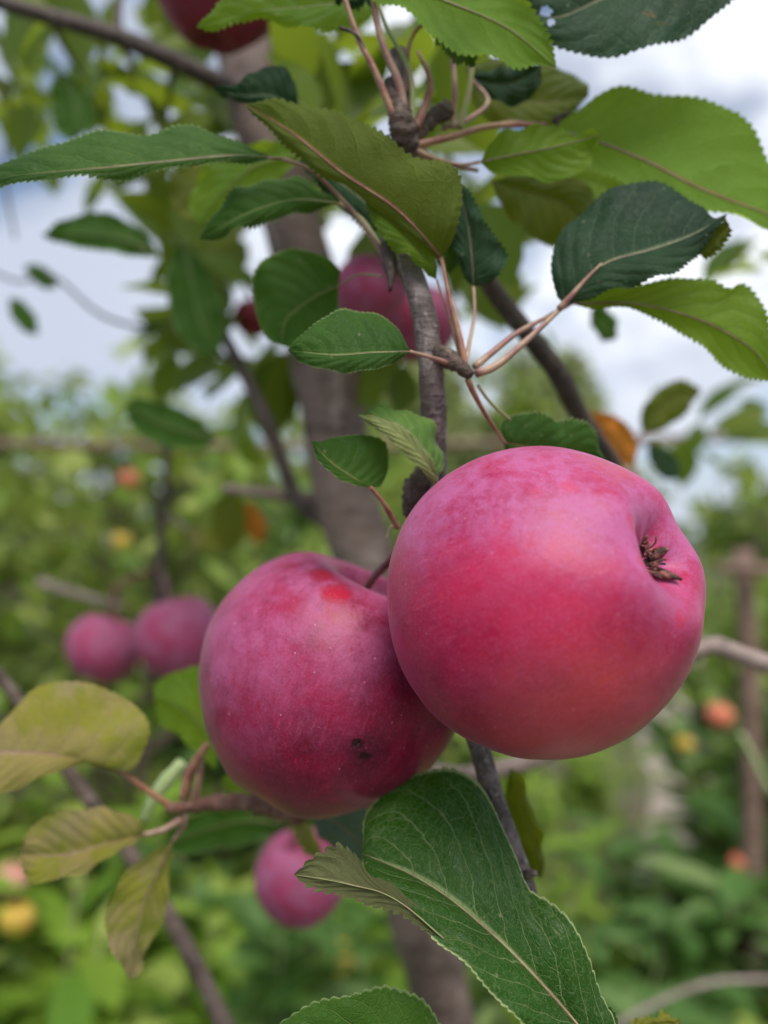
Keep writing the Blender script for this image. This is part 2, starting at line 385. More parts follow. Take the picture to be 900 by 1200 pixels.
def tree_proto(seed, H, W, trunk_h, nleaf, LL, mat, bark, ntw=70, tr=.025, droop=0.0):
    rs = random.Random(seed); tv = []; tf = []; lv = []; lf = []
    def addt(pts, rr, n=10, sides=7):
        v, f = tube_mesh(pts, rr, n=n, sides=sides, rough=.12, seed=seed); b = len(tv); tv.extend(v); tf.extend(tuple(q+b for q in ff) for ff in f)
    top = Vector((rs.uniform(-.1, .1)*W, rs.uniform(-.1, .1)*W, H*.93))
    axis = [Vector((0, 0, 0)), Vector((rs.uniform(-.04, .04)*H, rs.uniform(-.04, .04)*H, H*.35)), Vector((rs.uniform(-.05, .05)*H, rs.uniform(-.05, .05)*H, H*.65)), top]
    addt(axis, [tr*1.25, tr, tr*.6, tr*.2], 16, 8); ax = resample(axis, 40)
    tips = []
    for i in range(ntw):
        t = trunk_h/H+(1-trunk_h/H)*rs.random()**.9; p0 = ax[min(39, int(t*39))]
        a = rs.uniform(0, 2*pi); reach = W*.5*(1-.6*abs(t-.5)**1.4*2)*rs.uniform(.45, 1.15)
        d = Vector((cos(a), sin(a), rs.uniform(-.1, .9)-droop)); p1 = p0+d*reach*.55+Vector((0, 0, .05*H)); p2 = p0+d*reach-Vector((0, 0, droop*H*.35*rs.random()))
        addt([p0, p1, p2], [tr*.35, tr*.2, tr*.08], 7, 5); tips.append([p0, p1, p2])
    for i in range(nleaf):
        q = rs.choice(tips); t = rs.random()**.7; p = q[0].lerp(q[1], t*2) if t < .5 else q[1].lerp(q[2], t*2-1)
        p = p+rdir(rs)*(rs.random()*.06*W)
        d = (rdir(rs)+Vector((0, 0, .15-droop))).normalized(); nr = (Vector((0, 0, 1))+rdir(rs)*.8).normalized(); l = LL*rs.uniform(.6, 1.25)
        add_leaf(lv, lf, p, d, nr, l, l*rs.uniform(.45, .62), rs.uniform(0, .35))
    return mesh('trunk', tv, tf), mesh('crown', lv, lf, False), bark, mat
def put_tree(pr, name, x, y, s, rz, label, cat, group, flip=1):
    r = bpy.data.objects.new(name, None); C.objects.link(r); r.location = (x, y, 0); r.rotation_euler = (0, 0, rz); r.scale = (s, s, s)
    tag(r, label, cat, group); t, c, bk, mt = pr
    link('trunk', t, bk, r); link('crown', c, mt, r); return r
B_FAR = bark_mat('bark_small_trees', (.10, .07, .055), (.17, .125, .10), (.24, .19, .16), 40, .4, .004)
TP = [tree_proto(11, 1.95, 1.25, .45, 1000, .098, CR_A, B_FAR), tree_proto(12, 1.9, 1.2, .5, 900, .095, CR_A, B_FAR), tree_proto(13, 1.7, 1.1, .4, 1500, .085, CR_B, B_FAR)]
ords = ['first', 'second', 'third', 'fourth', 'fifth', 'sixth', 'seventh', 'eighth', 'ninth', 'tenth', 'eleventh', 'twelfth']
rs = random.Random(5)
def row(spots, rowname, protos, group, name='orchard_tree', cat='tree', desc='small leafy orchard tree', rnd=rs):
    spots = sorted(spots, key=lambda s: s[0]/s[1])
    for i, (x, y, s, kd) in enumerate(spots):
        put_tree(protos[kd % len(protos)], name, x, y, s, rnd.uniform(0, 6.28), '%s, %s from left in the %s' % (desc, ords[i], rowname), cat, group)
row([(-1.02, 1.75, .80, 0), (-.62, 2.15, .92, 1), (-.22, 2.7, .88, 2), (-1.45, 2.3, .98, 1), (.16, 3.1, .80, 0), (1.36, 2.5, .80, 1)], 'nearest row beside the trunk', TP, 'small orchard trees of the nearest row')
row([(-1.9, 3.3, 1.02, 0), (-1.3, 3.5, 1.04, 1), (-.75, 3.7, .98, 0), (-.15, 4.0, 1.0, 1), (.5, 4.4, .85, 0), (1.45, 5.2, .70, 1), (2.35, 4.6, .84, 2), (1.0, 5.6, .68, 0)], 'second row behind the rail', TP, 'small orchard trees of the second row')
row([(-3.4, 6.3, 1.0, 0), (-2.5, 6.0, .92, 1), (-1.7, 6.4, .85, 2), (-.8, 6.2, .95, 0), (.1, 6.6, 1.0, 1), (1.5, 7.4, .85, 0), (4.2, 6.3, .9, 1), (3.1, 6.4, .88, 0), (5.0, 6.8, .9, 2)], 'third row', TP, 'small orchard trees of the third row')
row([(-6.5, 11, 1.1, 0), (-4.8, 11.5, .98, 1), (-3.2, 11, 1.05, 2), (-1.4, 12, 1.1, 0), (.4, 11.5, 1.35, 1), (2.2, 12, 1.3, 0), (4.2, 11.5, .98, 2), (6.2, 11.5, .95, 1), (8, 12, .95, 0)], 'fourth row', TP, 'orchard trees of the fourth row')
TF = [tree_proto(21, 7.2, 5.8, 1.0, 5200, .42, CR_W, B_FAR, 120, .13, .5), tree_proto(22, 6.5, 5.0, 1.0, 3200, .32, CR_A, B_FAR, 110, .12)]
row([(3.6, 18, .84, 0), (1.2, 19, .88, 0), (6.0, 26, .78, 0), (-1.6, 23, .85, 1)], 'group beyond the orchard', TF, 'tall trees far behind the garden', 'tall_tree', 'tree', 'tall pale green drooping tree')
row([(-16, 34, .72, 1), (-11, 33, .60, 1), (-6, 35, .66, 1), (0, 36, .8, 1), (10, 34, .45, 1), (15, 35, .48, 1), (20, 34, .55, 1)], 'distant tree line', TF, 'trees of the distant tree line', 'distant_tree', 'tree', 'round green broadleaf tree')
# low leafy weeds and young plants
def plant_proto(seed, H, W, nst, nl, LL, mat):
    rs = random.Random(seed); tv = []; tf = []; lv = []; lf = []
    for i in range(nst):
        a = rs.uniform(0, 6.28); r = W*.5*sqrt(rs.random()); h = H*rs.uniform(.5, 1.05)
        p0 = Vector((cos(a)*r*.25, sin(a)*r*.25, 0)); p1 = Vector((cos(a)*r*.6, sin(a)*r*.6, h*.6)); p2 = Vector((cos(a)*r, sin(a)*r, h))
        v, f = tube_mesh([p0, p1, p2], [.004, .003, .0012], n=7, sides=5); b = len(tv); tv += v; tf += [tuple(q+b for q in ff) for ff in f]
        for j in range(nl):
            t = .12+.88*rs.random(); p = p0.lerp(p1, t*2) if t < .5 else p1.lerp(p2, t*2-1)
            b = rs.uniform(0, 6.28); l = LL*rs.uniform(.6, 1.2)
            d = Vector((cos(b), sin(b), rs.uniform(0, .8))).normalized(); add_leaf(lv, lf, p, d, Vector((0, 0, 1)), l, l*rs.uniform(.3, .55), rs.uniform(.1, .5))
    return mesh('stem', tv, tf), mesh('foliage', lv, lf, False), mat
PP = [plant_proto(31, .42, .45, 9, 22, .10, CR_C), plant_proto(32, .34, .5, 10, 20, .085, CR_C), plant_proto(33, .55, .5, 9, 26, .11, CR_B), plant_proto(34, .26, .42, 8, 18, .075, CR_C)]
pl = []
tries = 0; rp = random.Random(17)
while len(pl) < 130 and tries < 4000:
    tries += 1
    y = 1.35+6.5*rp.random()**1.5; x = rp.uniform(-.62, .66)*y
    if abs(x-path_x(y)) < (.22+.02*y if y > 1.75 else 0): continue
    if any((x-a)**2+(y-b)**2 < (.030+.008*y) for a, b, *_ in pl): continue
    pl.append((x, y))
pl.sort(key=lambda q: q[1])
side = lambda x, y: 'left of the earth path' if x < path_x(y) else 'right of the earth path'
pl += [(1.30, 2.5), (1.50, 2.9), (1.12, 2.05)]
for i, (x, y) in enumerate(pl):
    st, fo, mt = PP[2 if i > len(pl)-4 else rp.choice([0, 1, 2, 3, 0, 1])]
    r = bpy.data.objects.new('leafy_weed', None); C.objects.link(r); r.location = (x, y, 0); r.rotation_euler = (0, 0, rp.uniform(0, 6.28)); s = rp.uniform(.75, 1.25)*(1.35 if y < 2.6 and x < -.1 or i > len(pl)-4 else 1); r.scale = (s, s, s)
    tag(r, 'blurred low leafy green weed growing %s behind the apples' % side(x, y), 'plant', 'low leafy weeds %s' % side(x, y))
    link('stem', st, ST_GREEN, r); link('foliage', fo, mt, r)
# grass: far too many blades to count
gv = []; gf = []; rg = random.Random(3)
for i in range(16000):
    y = .9+11*rg.random()**1.6; x = rg.uniform(-.75, .75)*y
    if abs(x-path_x(y)) < .20+.012*y+rg.uniform(-.03, .05): continue
    if noise.noise(Vector((x*1.2, y*1.2, 4))) < -.18: continue
    a = rg.uniform(0, 6.28); h = rg.uniform(.05, .16); wd = .003+.0012*y; b = len(gv); lean = rg.uniform(.1, .6)*h
    gv += [Vector((x-wd*cos(a), y-wd*sin(a), 0)), Vector((x+wd*cos(a), y+wd*sin(a), 0)), Vector((x+.6*wd*cos(a)+lean*.4*sin(a), y+.6*wd*sin(a)-lean*.4*cos(a), h*.6)), Vector((x-.6*wd*cos(a)+lean*.4*sin(a), y-.6*wd*sin(a)-lean*.4*cos(a), h*.6)), Vector((x+lean*sin(a), y-lean*cos(a), h))]
    gf += [(b, b+1, b+2, b+3), (b+3, b+2, b+4)]
tag(link('grass', mesh('grass', gv, gf, False), CR_C), 'short green grass and moss between the orchard plants', 'grass', kind='stuff')
# wooden trellis rails behind the near row
def weather_mat():
    m, k = newmat('weathered_wood'); ob = k.node('ShaderNodeTexCoord').outputs['Object']; x, y, z = k.sep(ob)
    a = k.noise(k.comb(k.m('MULTIPLY', x, 2), k.m('MULTIPLY', y, 20), k.m('MULTIPLY', z, 20)), 4, 5, .6)
    c = k.mix(k.rng(a, .35, .65), (.13, .075, .055), (.24, .155, .12)); p = k.node('ShaderNodeBsdfPrincipled', None, Base_Color=c, Roughness=.85)
    bp = k.node('ShaderNodeBump', None, Strength=.5, Distance=.003, Height=a); k.l.new(bp.outputs[0], p.inputs['Normal']); k.l.new(p.outputs[0], k.node('ShaderNodeOutputMaterial').inputs[0]); return m
WOOD = weather_mat()
def trellis(y, xs, rails, label):
    r = bpy.data.objects.new('trellis_fence', None); C.objects.link(r); r.location = (xs[0], y, 0); tag(r, label, 'fence')
    for i, x in enumerate(xs):
        v, f = tube_mesh([Vector((x-xs[0], .035, -.1)), Vector((x-xs[0]+.01, .035, .9)), Vector((x-xs[0], .035, (rails[0][2]+.05 if i == 1 else rails[-1][2]+.10)))], [.023, .022, .021], n=14, sides=10, rough=.05, seed=i)
        link('post', mesh('post', v, f), WOOD, r)
    for x0, x1, z, rr in rails:
        n = 24; pts = [Vector((x0-xs[0]+(x1-x0)*t/5, -.02, z+.010*sin(t*2.1+z))) for t in range(6)]
        v, f = tube_mesh(pts, [rr]*6, n=n, sides=9, rough=.08, seed=int(z*10)); link('rail', mesh('rail', v, f), WOOD, r)
    return r
trellis(1.68, [-1.15, .800, 1.9], [(.72, 2.0, 1.243, .013), (-1.3, 2.0, 1.522, .009)], 'brown weathered wooden post and rail trellis behind the nearest trees')

# ---------------------------------------------------------------- apples
def sph_local(px, py, c, R, M):
    d = (P(px, py, 1)-CAM).normalized(); oc = CAM-c; b = oc.dot(d); q = b*b-(oc.dot(oc)-R*R)
    t = -b-sqrt(max(q, 0)); return (M.inverted() @ (CAM+d*t))/R
def skin_mat(name, patches=(), base=(.50, .012, .065), dark=(.26, .008, .038), bloom=(.56, .22, .36), bl=.55, blow=None, bloom_skydir=None, rough=.30, lsc=12.0, lst=.55):
    """patches: (local point, radius, colour, strength, softness)"""
    m, k = newmat(name)
    ob = k.node('ShaderNodeTexCoord').outputs['Object']; sc = k.node('ShaderNodeAttribute', dict(attribute_type='OBJECT', attribute_name='fruit_radius')).outputs['Fac']
    v = k.vm('DIVIDE', ob, k.comb(sc, sc, sc)); x, y, z = k.sep(v)
    nrm = k.vm('NORMALIZE', v); nx_, ny_, nz_ = k.sep(nrm)
    st = k.comb(k.m('MULTIPLY', nx_, 1), k.m('MULTIPLY', ny_, 1), k.m('MULTIPLY', nz_, .13))
    big = k.noise(v, 1.5, 3, .5); med = k.noise(v, 5, 5, .62, .4); fine = k.noise(v, 42, 4, .65)
    stk = k.noise(st, 15, 4, .6); stk2 = k.noise(st, 42, 3, .6)
    c = k.mix(k.rng(k.m('ADD', k.m('MULTIPLY', big, .6), k.m('MULTIPLY', med, .4)), .40, .60), base, dark)
    c = k.mix(k.m('MULTIPLY', k.rng(stk, .50, .68), .50), c, dark)
    c = k.mix(k.m('MULTIPLY', k.rng(stk2, .54, .70), .25), c, (.62, .07, .11))
    if blow is not None:
        for pt, r, colr, s_, so in blow:
            dd = k.vm('DISTANCE', v, tuple(pt)); dd = k.m('ADD', dd, k.m('MULTIPLY', k.m('SUBTRACT', med, .5), .35))
            c = k.mix(k.m('MULTIPLY', k.rng(dd, r*(1-so), r, 1, 0), s_), c, colr)
    # waxy bloom: a mottled pale bluish film, rubbed off in places
    b1 = k.rng(k.noise(v, 2.2, 7, .60, .3), .28, .74); b2 = k.rng(k.noise(v, 12, 6, .72), .30, .72)
    bm = k.m('MULTIPLY', k.m('ADD', k.m('MULTIPLY', b1, .7), k.m('MULTIPLY', b2, .45)), bl)
    if bloom_skydir is not None:  # real bloom, strengthened on one side to paint in reflected sky
        dt = k.vm('DOT_PRODUCT', nrm, tuple(Vector(bloom_skydir[0]).normalized()))
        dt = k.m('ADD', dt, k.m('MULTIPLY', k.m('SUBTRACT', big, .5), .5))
        bm = k.m('MULTIPLY', bm, k.rng(dt, bloom_skydir[1], bloom_skydir[2], .22, 1.35))
    bm = k.m('MULTIPLY', bm, k.m('ADD', .72, k.m('MULTIPLY', fine, .56)))
    masks = []
    for pt, r, colr, s_, so in patches:
        if s_ > 0: 
            dd = k.vm('DISTANCE', v, tuple(pt)); dd = k.m('ADD', dd, k.m('MULTIPLY', k.m('SUBTRACT', k.noise(v, 11, 6, .72), .5), r*1.3))
            masks.append((k.m('MULTIPLY', k.rng(dd, r*(1-so), r, 1, 0), s_), colr))
    for mk, colr in masks: bm = k.m('MULTIPLY', bm, k.m('SUBTRACT', 1, mk))
    c = k.mix(k.m('MINIMUM', bm, .85), c, bloom)
    for mk, colr in masks: c = k.mix(mk, c, colr)
    # fine freckling and short rubbed streaks in the skin
    fr = k.noise(v, 75, 4, .75); c = k.mix(k.m('MULTIPLY', k.rng(fr, .50, .72), .32), c, tuple(min(1, q*1.25+.03) for q in bloom))
    c = k.mix(k.m('MULTIPLY', k.rng(fr, .50, .30), .35), c, dark)
    sm = k.noise(k.comb(k.m('MULTIPLY', nx_, 6), k.m('MULTIPLY', ny_, 6), k.m('MULTIPLY', nz_, 1.2)), 4.5, 6, .7); c = k.mix(k.m('MULTIPLY', k.rng(sm, .56, .70), .35), c, base)
    # lenticels
    v1 = k.node('ShaderNodeTexVoronoi', None, Scale=lsc, Randomness=1.0); k.l.new(nrm, v1.inputs['Vector'])
    keep = k.m('GREATER_THAN', k.sep(v1.outputs['Color'])[0], .35)
    l1 = k.m('MULTIPLY', k.rng(v1.outputs['Distance'], .035, .095, 1, 0), keep)
    c = k.mix(k.m('MULTIPLY', l1, k.m('MULTIPLY', k.sep(v1.outputs['Color'])[2], lst*1.7)), c, (.80, .48, .52))
    v2 = k.node('ShaderNodeTexVoronoi', None, Scale=7.0, Randomness=1.0); k.l.new(k.vm('ADD', nrm, (3.3, 1.2, .4)), v2.inputs['Vector'])
    l2 = k.m('MULTIPLY', k.rng(v2.outputs['Distance'], .02, .07, 1, 0), k.m('GREATER_THAN', k.sep(v2.outputs['Color'])[1], .5))
    c = k.mix(k.m('MULTIPLY', l2, .7), c, (.16, .01, .03))
    h = k.m('ADD', k.m('MULTIPLY', fine, .5), k.m('MULTIPLY', med, 1.4)); h = k.m('ADD', h, k.m('MULTIPLY', l1, .25)); h = k.m('SUBTRACT', h, k.m('MULTIPLY', l2, .4))
    bp = k.node('ShaderNodeBump', None, Strength=.35, Distance=.0004, Height=h)
    p = k.node('ShaderNodeBsdfPrincipled', None, Base_Color=c, Roughness=k.m('ADD', rough, k.m('MULTIPLY', bm, .25)), Specular_IOR_Level=.26,
               Sheen_Weight=.09, Sheen_Roughness=.35, Sheen_Tint=(1, .86, .93), Subsurface_Weight=.06, Subsurface_Radius=(.004, .0012, .001), Subsurface_Scale=1.0)
    k.l.new(bp.outputs[0], p.inputs['Normal']); k.l.new(p.outputs[0], k.node('ShaderNodeOutputMaterial').inputs[0]); return m
def apple_mesh(R, seed, h=.90, sd_=.42, sw=.30, cdp=.26, cw=.24, lob=.020, nt=120, npz=160, pits=()):
    rs = random.Random(seed); o = Vector((rs.uniform(-9, 9), rs.uniform(-9, 9), rs.uniform(-9, 9))); ph = rs.uniform(0, 6)
    vs = []; fs = []
    def pt(th, a):
        st, ct = sin(th), cos(th)
        r = st*(1+.035*ct)              # a little broader at the shoulder
        wl = 1+lob*cos(5*a+ph)*(max(0, -ct)**1.2+.25)+.010*cos(3*a+ph*2)
        z = h*ct*(1-.05*ct)
        rho = st
        if ct > 0: z -= sd_*exp(-(rho/sw)**2)*(1+.12*cos(2*a+ph)); z += .03*exp(-((rho-.62)/.25)**2)
        else: z += cdp*exp(-(rho/cw)**2)*(1+.10*cos(5*a+ph)); z -= .018*exp(-((rho-.45)/.2)**2)*(1+.8*cos(5*a+ph))
        p = Vector((r*cos(a)*wl, r*sin(a)*wl, z))
        p *= 1+.022*noise.noise(p*1.1+o)+.006*noise.noise(p*4+o)
        for q, pr, pd in pits:
            dd = (p-Vector(q)).length; 
            if dd < pr*3: p *= 1-pd*exp(-(dd/pr)**2)+pd*.35*exp(-((dd-pr*1.6)/(pr*.6))**2)
        return p*R
    vs.append(pt(0, 0))
    for i in range(1, nt):
        for j in range(npz): vs.append(pt(pi*i/nt, 2*pi*j/npz))
    vs.append(pt(pi, 0))
    for j in range(npz): fs.append((0, 1+j, 1+(j+1) % npz)); b = 1+(nt-2)*npz; fs.append((len(vs)-1, b+(j+1) % npz, b+j))
    for i in range(nt-2):
        for j in range(npz): a = 1+i*npz+j; b = 1+i*npz+(j+1) % npz; fs.append((a, a+npz, b+npz, b))
    return mesh('apple_body', vs, fs), vs[0].z, vs[-1].z
def basis(ax, spin=0):
    """camera-relative axis (right, up, towards the camera) -> world rotation whose z is that axis"""
    z = (RT*ax[0]+UP*ax[1]-FWD*ax[2]).normalized(); x = RT-z*RT.dot(z); x.normalize(); y = z.cross(x)
    return Matrix((x, y, z)).transposed().to_4x4() @ Matrix.Rotation(spin, 4, 'Z')
m_sep, kk = newmat('sepal_dry'); _ob = kk.node('ShaderNodeTexCoord').outputs['Object']
_p = kk.node('ShaderNodeBsdfPrincipled', None, Base_Color=kk.mix(kk.rng(kk.noise(_ob, 480, 4, .65), .40, .66), (.035, .013, .010), (.30, .10, .08)), Roughness=.8); kk.l.new(_p.outputs[0], kk.node('ShaderNodeOutputMaterial').inputs[0])
m_pit, kk = newmat('calyx_pit_dark'); _p = kk.node('ShaderNodeBsdfPrincipled', None, Base_Color=(.012, .006, .005), Roughness=.95); kk.l.new(_p.outputs[0], kk.node('ShaderNodeOutputMaterial').inputs[0])
def apple(px, py, d, rpx, axis, label, spin=0, mat=None, seed=1, stalk_to=None, squash=None, group='apples hanging in the trees', matf=None, name='apple', cat='apple', detail=True, **kw):
    c = P(px, py, d); R = d*sin(math.atan(rpx/900)); Mx = Matrix.Translation(c) @ basis(axis, spin)
    root = bpy.data.objects.new(name, None); C.objects.link(root); root.matrix_world = Mx; tag(root, label, cat, group)
    if matf: mat, kw2 = matf(lambda x, y: sph_local(x, y, c, R, Mx)); kw.update(kw2)
    if not detail: kw.setdefault('nt', 48); kw.setdefault('npz', 64)
    me, zt, zb = apple_mesh(R, seed, **kw); b = link('apple_body', me, mat, root); b['fruit_radius'] = R
    # calyx: dark pit, five dry curled sepals, a tuft of stamens
    cal = []; rs = random.Random(seed+50)
    pv = []; pf = []
    n = 20
    for i in range(6):
        for j in range(n): q = i/5; pv.append(Vector((cos(2*pi*j/n)*R*.11*(1-q*.95), sin(2*pi*j/n)*R*.11*(1-q*.95), zb+R*(.012*q)-R*.012)))
    for i in range(5):
        for j in range(n): pf.append((i*n+j, i*n+(j+1) % n, (i+1)*n+(j+1) % n, (i+1)*n+j))
    cb = link('calyx', mesh('calyx', pv, pf), m_pit, root)
    if detail:
        for s in range(5):
            a = 2*pi*s/5+rs.uniform(-.25, .25); rd = Vector((cos(a), sin(a), 0)); tg = Vector((-sin(a), cos(a), 0)); ln = R*rs.uniform(.20, .32); cu = rs.uniform(.3, 1.4)
            sv = []; sf = []
            for i in range(9):
                t = i/8; out = R*.065+ln*(.62*t-.25*cu*t*t); up = -R*(.01+.19*t*(1-.42*max(cu, 0)*t)); wd = R*.040*(1-t)**.75*(1+.35*sin(t*3)); tw = .9*t*cu
                base = rd*out+Vector((0, 0, zb-R*.012+up)); sdv = tg*cos(tw)+Vector((0, 0, 1))*sin(tw); nv = rd*.6+Vector((0, 0, .8))
                sv += [base-sdv*wd, base+nv*(R*.012), base+sdv*wd, base-nv*(R*.010)]
            for i in range(8):
                for j in range(4): q = i*4+j; q2 = i*4+(j+1) % 4; sf.append((q, q2, q2+4, q+4))
            link('sepal', mesh('sepal', sv, sf), m_sep, cb)
        sv = []; sf = []
        for s in range(14):
            a = rs.uniform(0, 6.28); q0 = Vector((cos(a)*R*.05, sin(a)*R*.05, zb-R*.01)); q1 = q0+Vector((cos(a)*R*rs.uniform(.0, .05), sin(a)*R*rs.uniform(.0, .05), -R*rs.uniform(.05, .09))); q2 = q1+Vector((rs.uniform(-.04, .04)*R, rs.uniform(-.04, .04)*R, -R*.03))
            v, f = tube_mesh([q0, q1, q2], [R*.007, R*.005, R*.007], n=8, sides=5); b0 = len(sv); sv += v; sf += [tuple(i2+b0 for i2 in ff) for ff in f]
        link('stamens', mesh('stamens', sv, sf), m_sep, cb)
    if stalk_to is not None:
        inv = Mx.inverted(); p0 = Vector((0, 0, zt-R*.02)); p3 = [inv @ P(*q) for q in stalk_to]
        r0 = .0011 if detail else .0014
        v, f = tube_mesh([p0, p0+Vector((0, 0, R*.28))]+p3, [r0, r0*.95]+[r0*1.05]*(len(p3)-1)+[r0*1.7], n=30, sides=10, rough=.10)
        link('stalk', mesh('stalk', v, f), ST_BROWN, root)
    return root
def mat_right(L):
    red = (.52, .02, .07)
    pats = [(L(776, 655), .17, (.55, .035, .05), .75, .6), (L(753, 612), .12, (.55, .05, .11), .55, .7), (L(760, 640), .10, (.30, .02, .06), .5, .7), (L(668, 566), .10, (.62, .07, .14), .45, .9), (L(628, 570), .08, (.60, .07, .15), .35, .9), (L(812, 700), .08, (.55, .02, .06), .6, .8), (L(800, 725), .07, (.50, .02, .06), .5, .8)]
    blow = [(L(685, 850), .80, (.62, .085, .075), .7, .8), (L(600, 690), .55, (.50, .008, .045), .6, .9)]
    return skin_mat('apple_skin_pink_bloom', pats, base=(.40, .004, .045), dark=(.29, .003, .036), bloom=(.44, .115, .27), bl=.90, blow=blow, lsc=13.0, lst=.22, bloom_skydir=(L(650, 545)-L(600, 800), -.22, .36)), {}
def mat_left(L):
    pats = [(L(380, 668), .14, (.32, .005, .028), .9, .8), (L(396, 694), .15, (.38, .004, .026), .95, .75), (L(340, 710), .17, (.34, .014, .05), .5, .95), (L(328, 690), .10, (.36, .02, .06), .35, .95), (L(392, 722), .07, (.32, .008, .04), .45, .9), (L(256, 872), .035, (.40, .01, .02), .9, .5),
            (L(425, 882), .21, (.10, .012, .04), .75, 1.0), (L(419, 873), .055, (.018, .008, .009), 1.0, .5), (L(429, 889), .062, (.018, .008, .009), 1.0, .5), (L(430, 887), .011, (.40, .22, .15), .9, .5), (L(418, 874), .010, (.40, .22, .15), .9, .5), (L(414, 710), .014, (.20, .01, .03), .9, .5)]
    pits = ((L(419, 873), .028, .026), (L(429, 889), .032, .030))
    return skin_mat('apple_skin_crimson_bloom', pats, base=(.27, .003, .035), dark=(.125, .002, .016), bloom=(.40, .085, .20), bl=.80, lsc=15.0, lst=.62, bloom_skydir=(L(340, 680)-L(440, 900), -.7, .55)), dict(pits=pits)
apple(632, 703, .200, 186, (-.71, -.40, -.70), 'large pink apple in sharp focus showing its dry calyx, right of the pair', spin=.6, seed=3, matf=mat_right, stalk_to=[(512, 735, .238), (527, 760, .238)], h=.94, cdp=.27, cw=.245, lob=.008)
apple(387, 793, .2475, 157, (.38, .90, .05), 'crimson apple with two dark spots, left of the pair and behind the large one', spin=.9, seed=8, matf=mat_left, stalk_to=[(450, 664, .246), (472, 640, .242), (494, 605, .238)], h=.95, sd_=.42, sw=.27, cdp=.28, lob=.008)
SK1 = skin_mat('apple_skin_rose', base=(.36, .010, .065), dark=(.20, .008, .04), bloom=(.38, .13, .24), bl=1.0, rough=.5)
SK2 = skin_mat('apple_skin_dark_red', base=(.24, .01, .03), dark=(.14, .006, .02), bloom=(.30, .10, .15), bl=.3, rough=.5)
SKY_ = skin_mat('apple_skin_yellow', base=(.60, .48, .04), dark=(.58, .33, .06), bloom=(.7, .6, .2), bl=.1)
SKO = skin_mat('apple_skin_orange_red', base=(.55, .09, .045), dark=(.50, .16, .06), bloom=(.8, .35, .25), bl=.3)
SKP = skin_mat('apple_skin_pale_pink', base=(.62, .22, .17), dark=(.5, .25, .15), bloom=(.7, .4, .35), bl=.4)
apple(122, 758, .66, 44, (.3, .9, -.1), 'small blurred rose apple hanging far left, left of its twin', mat=SK1, seed=21, stalk_to=[(135, 690, .67), (180, 668, .70)], detail=False)
apple(209, 745, .63, 50, (-.3, .9, -.2), 'small blurred rose apple touching the far left one, partly behind the crimson apple', mat=SK1, seed=22, stalk_to=[(195, 690, .66), (188, 668, .70)], detail=False, h=.95)
apple(352, 1027, .46, 53, (-.15, .95, .1), 'blurred pink apple below the crimson apple, behind the curled leaf tip', mat=SK1, seed=23, stalk_to=[(345, 962, .46), (340, 945, .45)], detail=False, h=1.0)
apple(255, -22, .40, 75, (.1, .9, .1), 'dark red apple cut by the top edge of the picture', mat=SK2, seed=24, detail=False, stalk_to=[(262, -110, .42)])
apple(436, 338, .42, 42, (.2, .9, 0), 'dark pink apple left of the grey stem, behind the round leaf', mat=SK1, seed=25, detail=False, stalk_to=[(450, 285, .42)])
apple(487, 378, .46, 50, (.1, .9, 0), 'dark pink apple half hidden behind the upper grey stem', mat=SK1, seed=26, detail=False, stalk_to=[(480, 300, .46)])
apple(297, 372, .62, 24, (.1, .9, 0), 'small dull red apple among blurred leaves right of the bright sky patch', mat=SK2, seed=27, detail=False, stalk_to=[(285, 330, .62)])
apple(20, 1076, 1.25, 20, (.1, .9, 0), 'small yellow apple near the lower left edge', mat=SKY_, seed=28, detail=False, stalk_to=[(22, 1045, 1.25)])
apple(14, 1030, 1.25, 19, (.1, .9, 0), 'pale pink apple above the small yellow apple at the left edge', mat=SKP, seed=29, detail=False, stalk_to=[(20, 1000, 1.25)])
apple(843, 838, 1.6, 16, (.1, .9, 0), 'small orange red apple far right below the large apple', mat=SKO, seed=30, detail=False, stalk_to=[(840, 812, 1.6)])
apple(868, 1012, 1.7, 13, (.1, .9, 0), 'tiny dull red apple in the dark bush at the right edge', mat=SKO, seed=31, detail=False, stalk_to=[(868, 990, 1.7)])
apple(803, 872, 1.9, 11, (.1, .9, 0), 'tiny orange yellow apple lower left of the orange red apple', mat=SKY_, seed=32, detail=False, stalk_to=[(803, 852, 1.9)])
apple(151, 561, 1.7, 12, (.1, .9, 0), 'tiny orange apple below the rail at upper left', mat=SKO, seed=33, detail=False, stalk_to=[(151, 540, 1.7)])
apple(397, 1122, 1.5, 17, (.1, .9, 0), 'small yellow apple low down left of the trunk', mat=SKY_, seed=34, detail=False, stalk_to=[(397, 1098, 1.5)], h=1.1)
apple(142, 634, 1.8, 11, (.1, .9, 0), 'tiny yellow apple halfway between the rail and the far left apples', mat=SKY_, seed=35, detail=False, stalk_to=[(142, 616, 1.8)])

# ---------------------------------------------------------------- the apple tree in front of the camera
base = Vector((.13, .64, 0))
T = bpy.data.objects.new('apple_tree', None); C.objects.link(T); T.location = base; WORLD_ROOTS.add(T.name)
tag(T, 'apple tree in the foreground with grey stems, spurs and large serrated green leaves', 'tree')
tr = [P(262, -260, .52), P(280, 20, .50), P(303, 130, .49), P(342, 260, .48), P(376, 400, .48), P(392, 500, .48), P(405, 590, .485), P(432, 670, .49), P(470, 880, .51), P(497, 1080, .54), P(520, 1210, .56), Vector((.085, .60, .55)), base]
v, f = tube_mesh(tr, [.016, .017, .0175, .018, .019, .0195, .0205, .0205, .021, .021, .021, .024, .030], n=90, sides=22, rough=.07, knots=((.43, .16, .012), (.335, .12, .01), (.22, .15, .01)))
link('trunk', mesh('trunk', v, f), B_TRUNK, T)
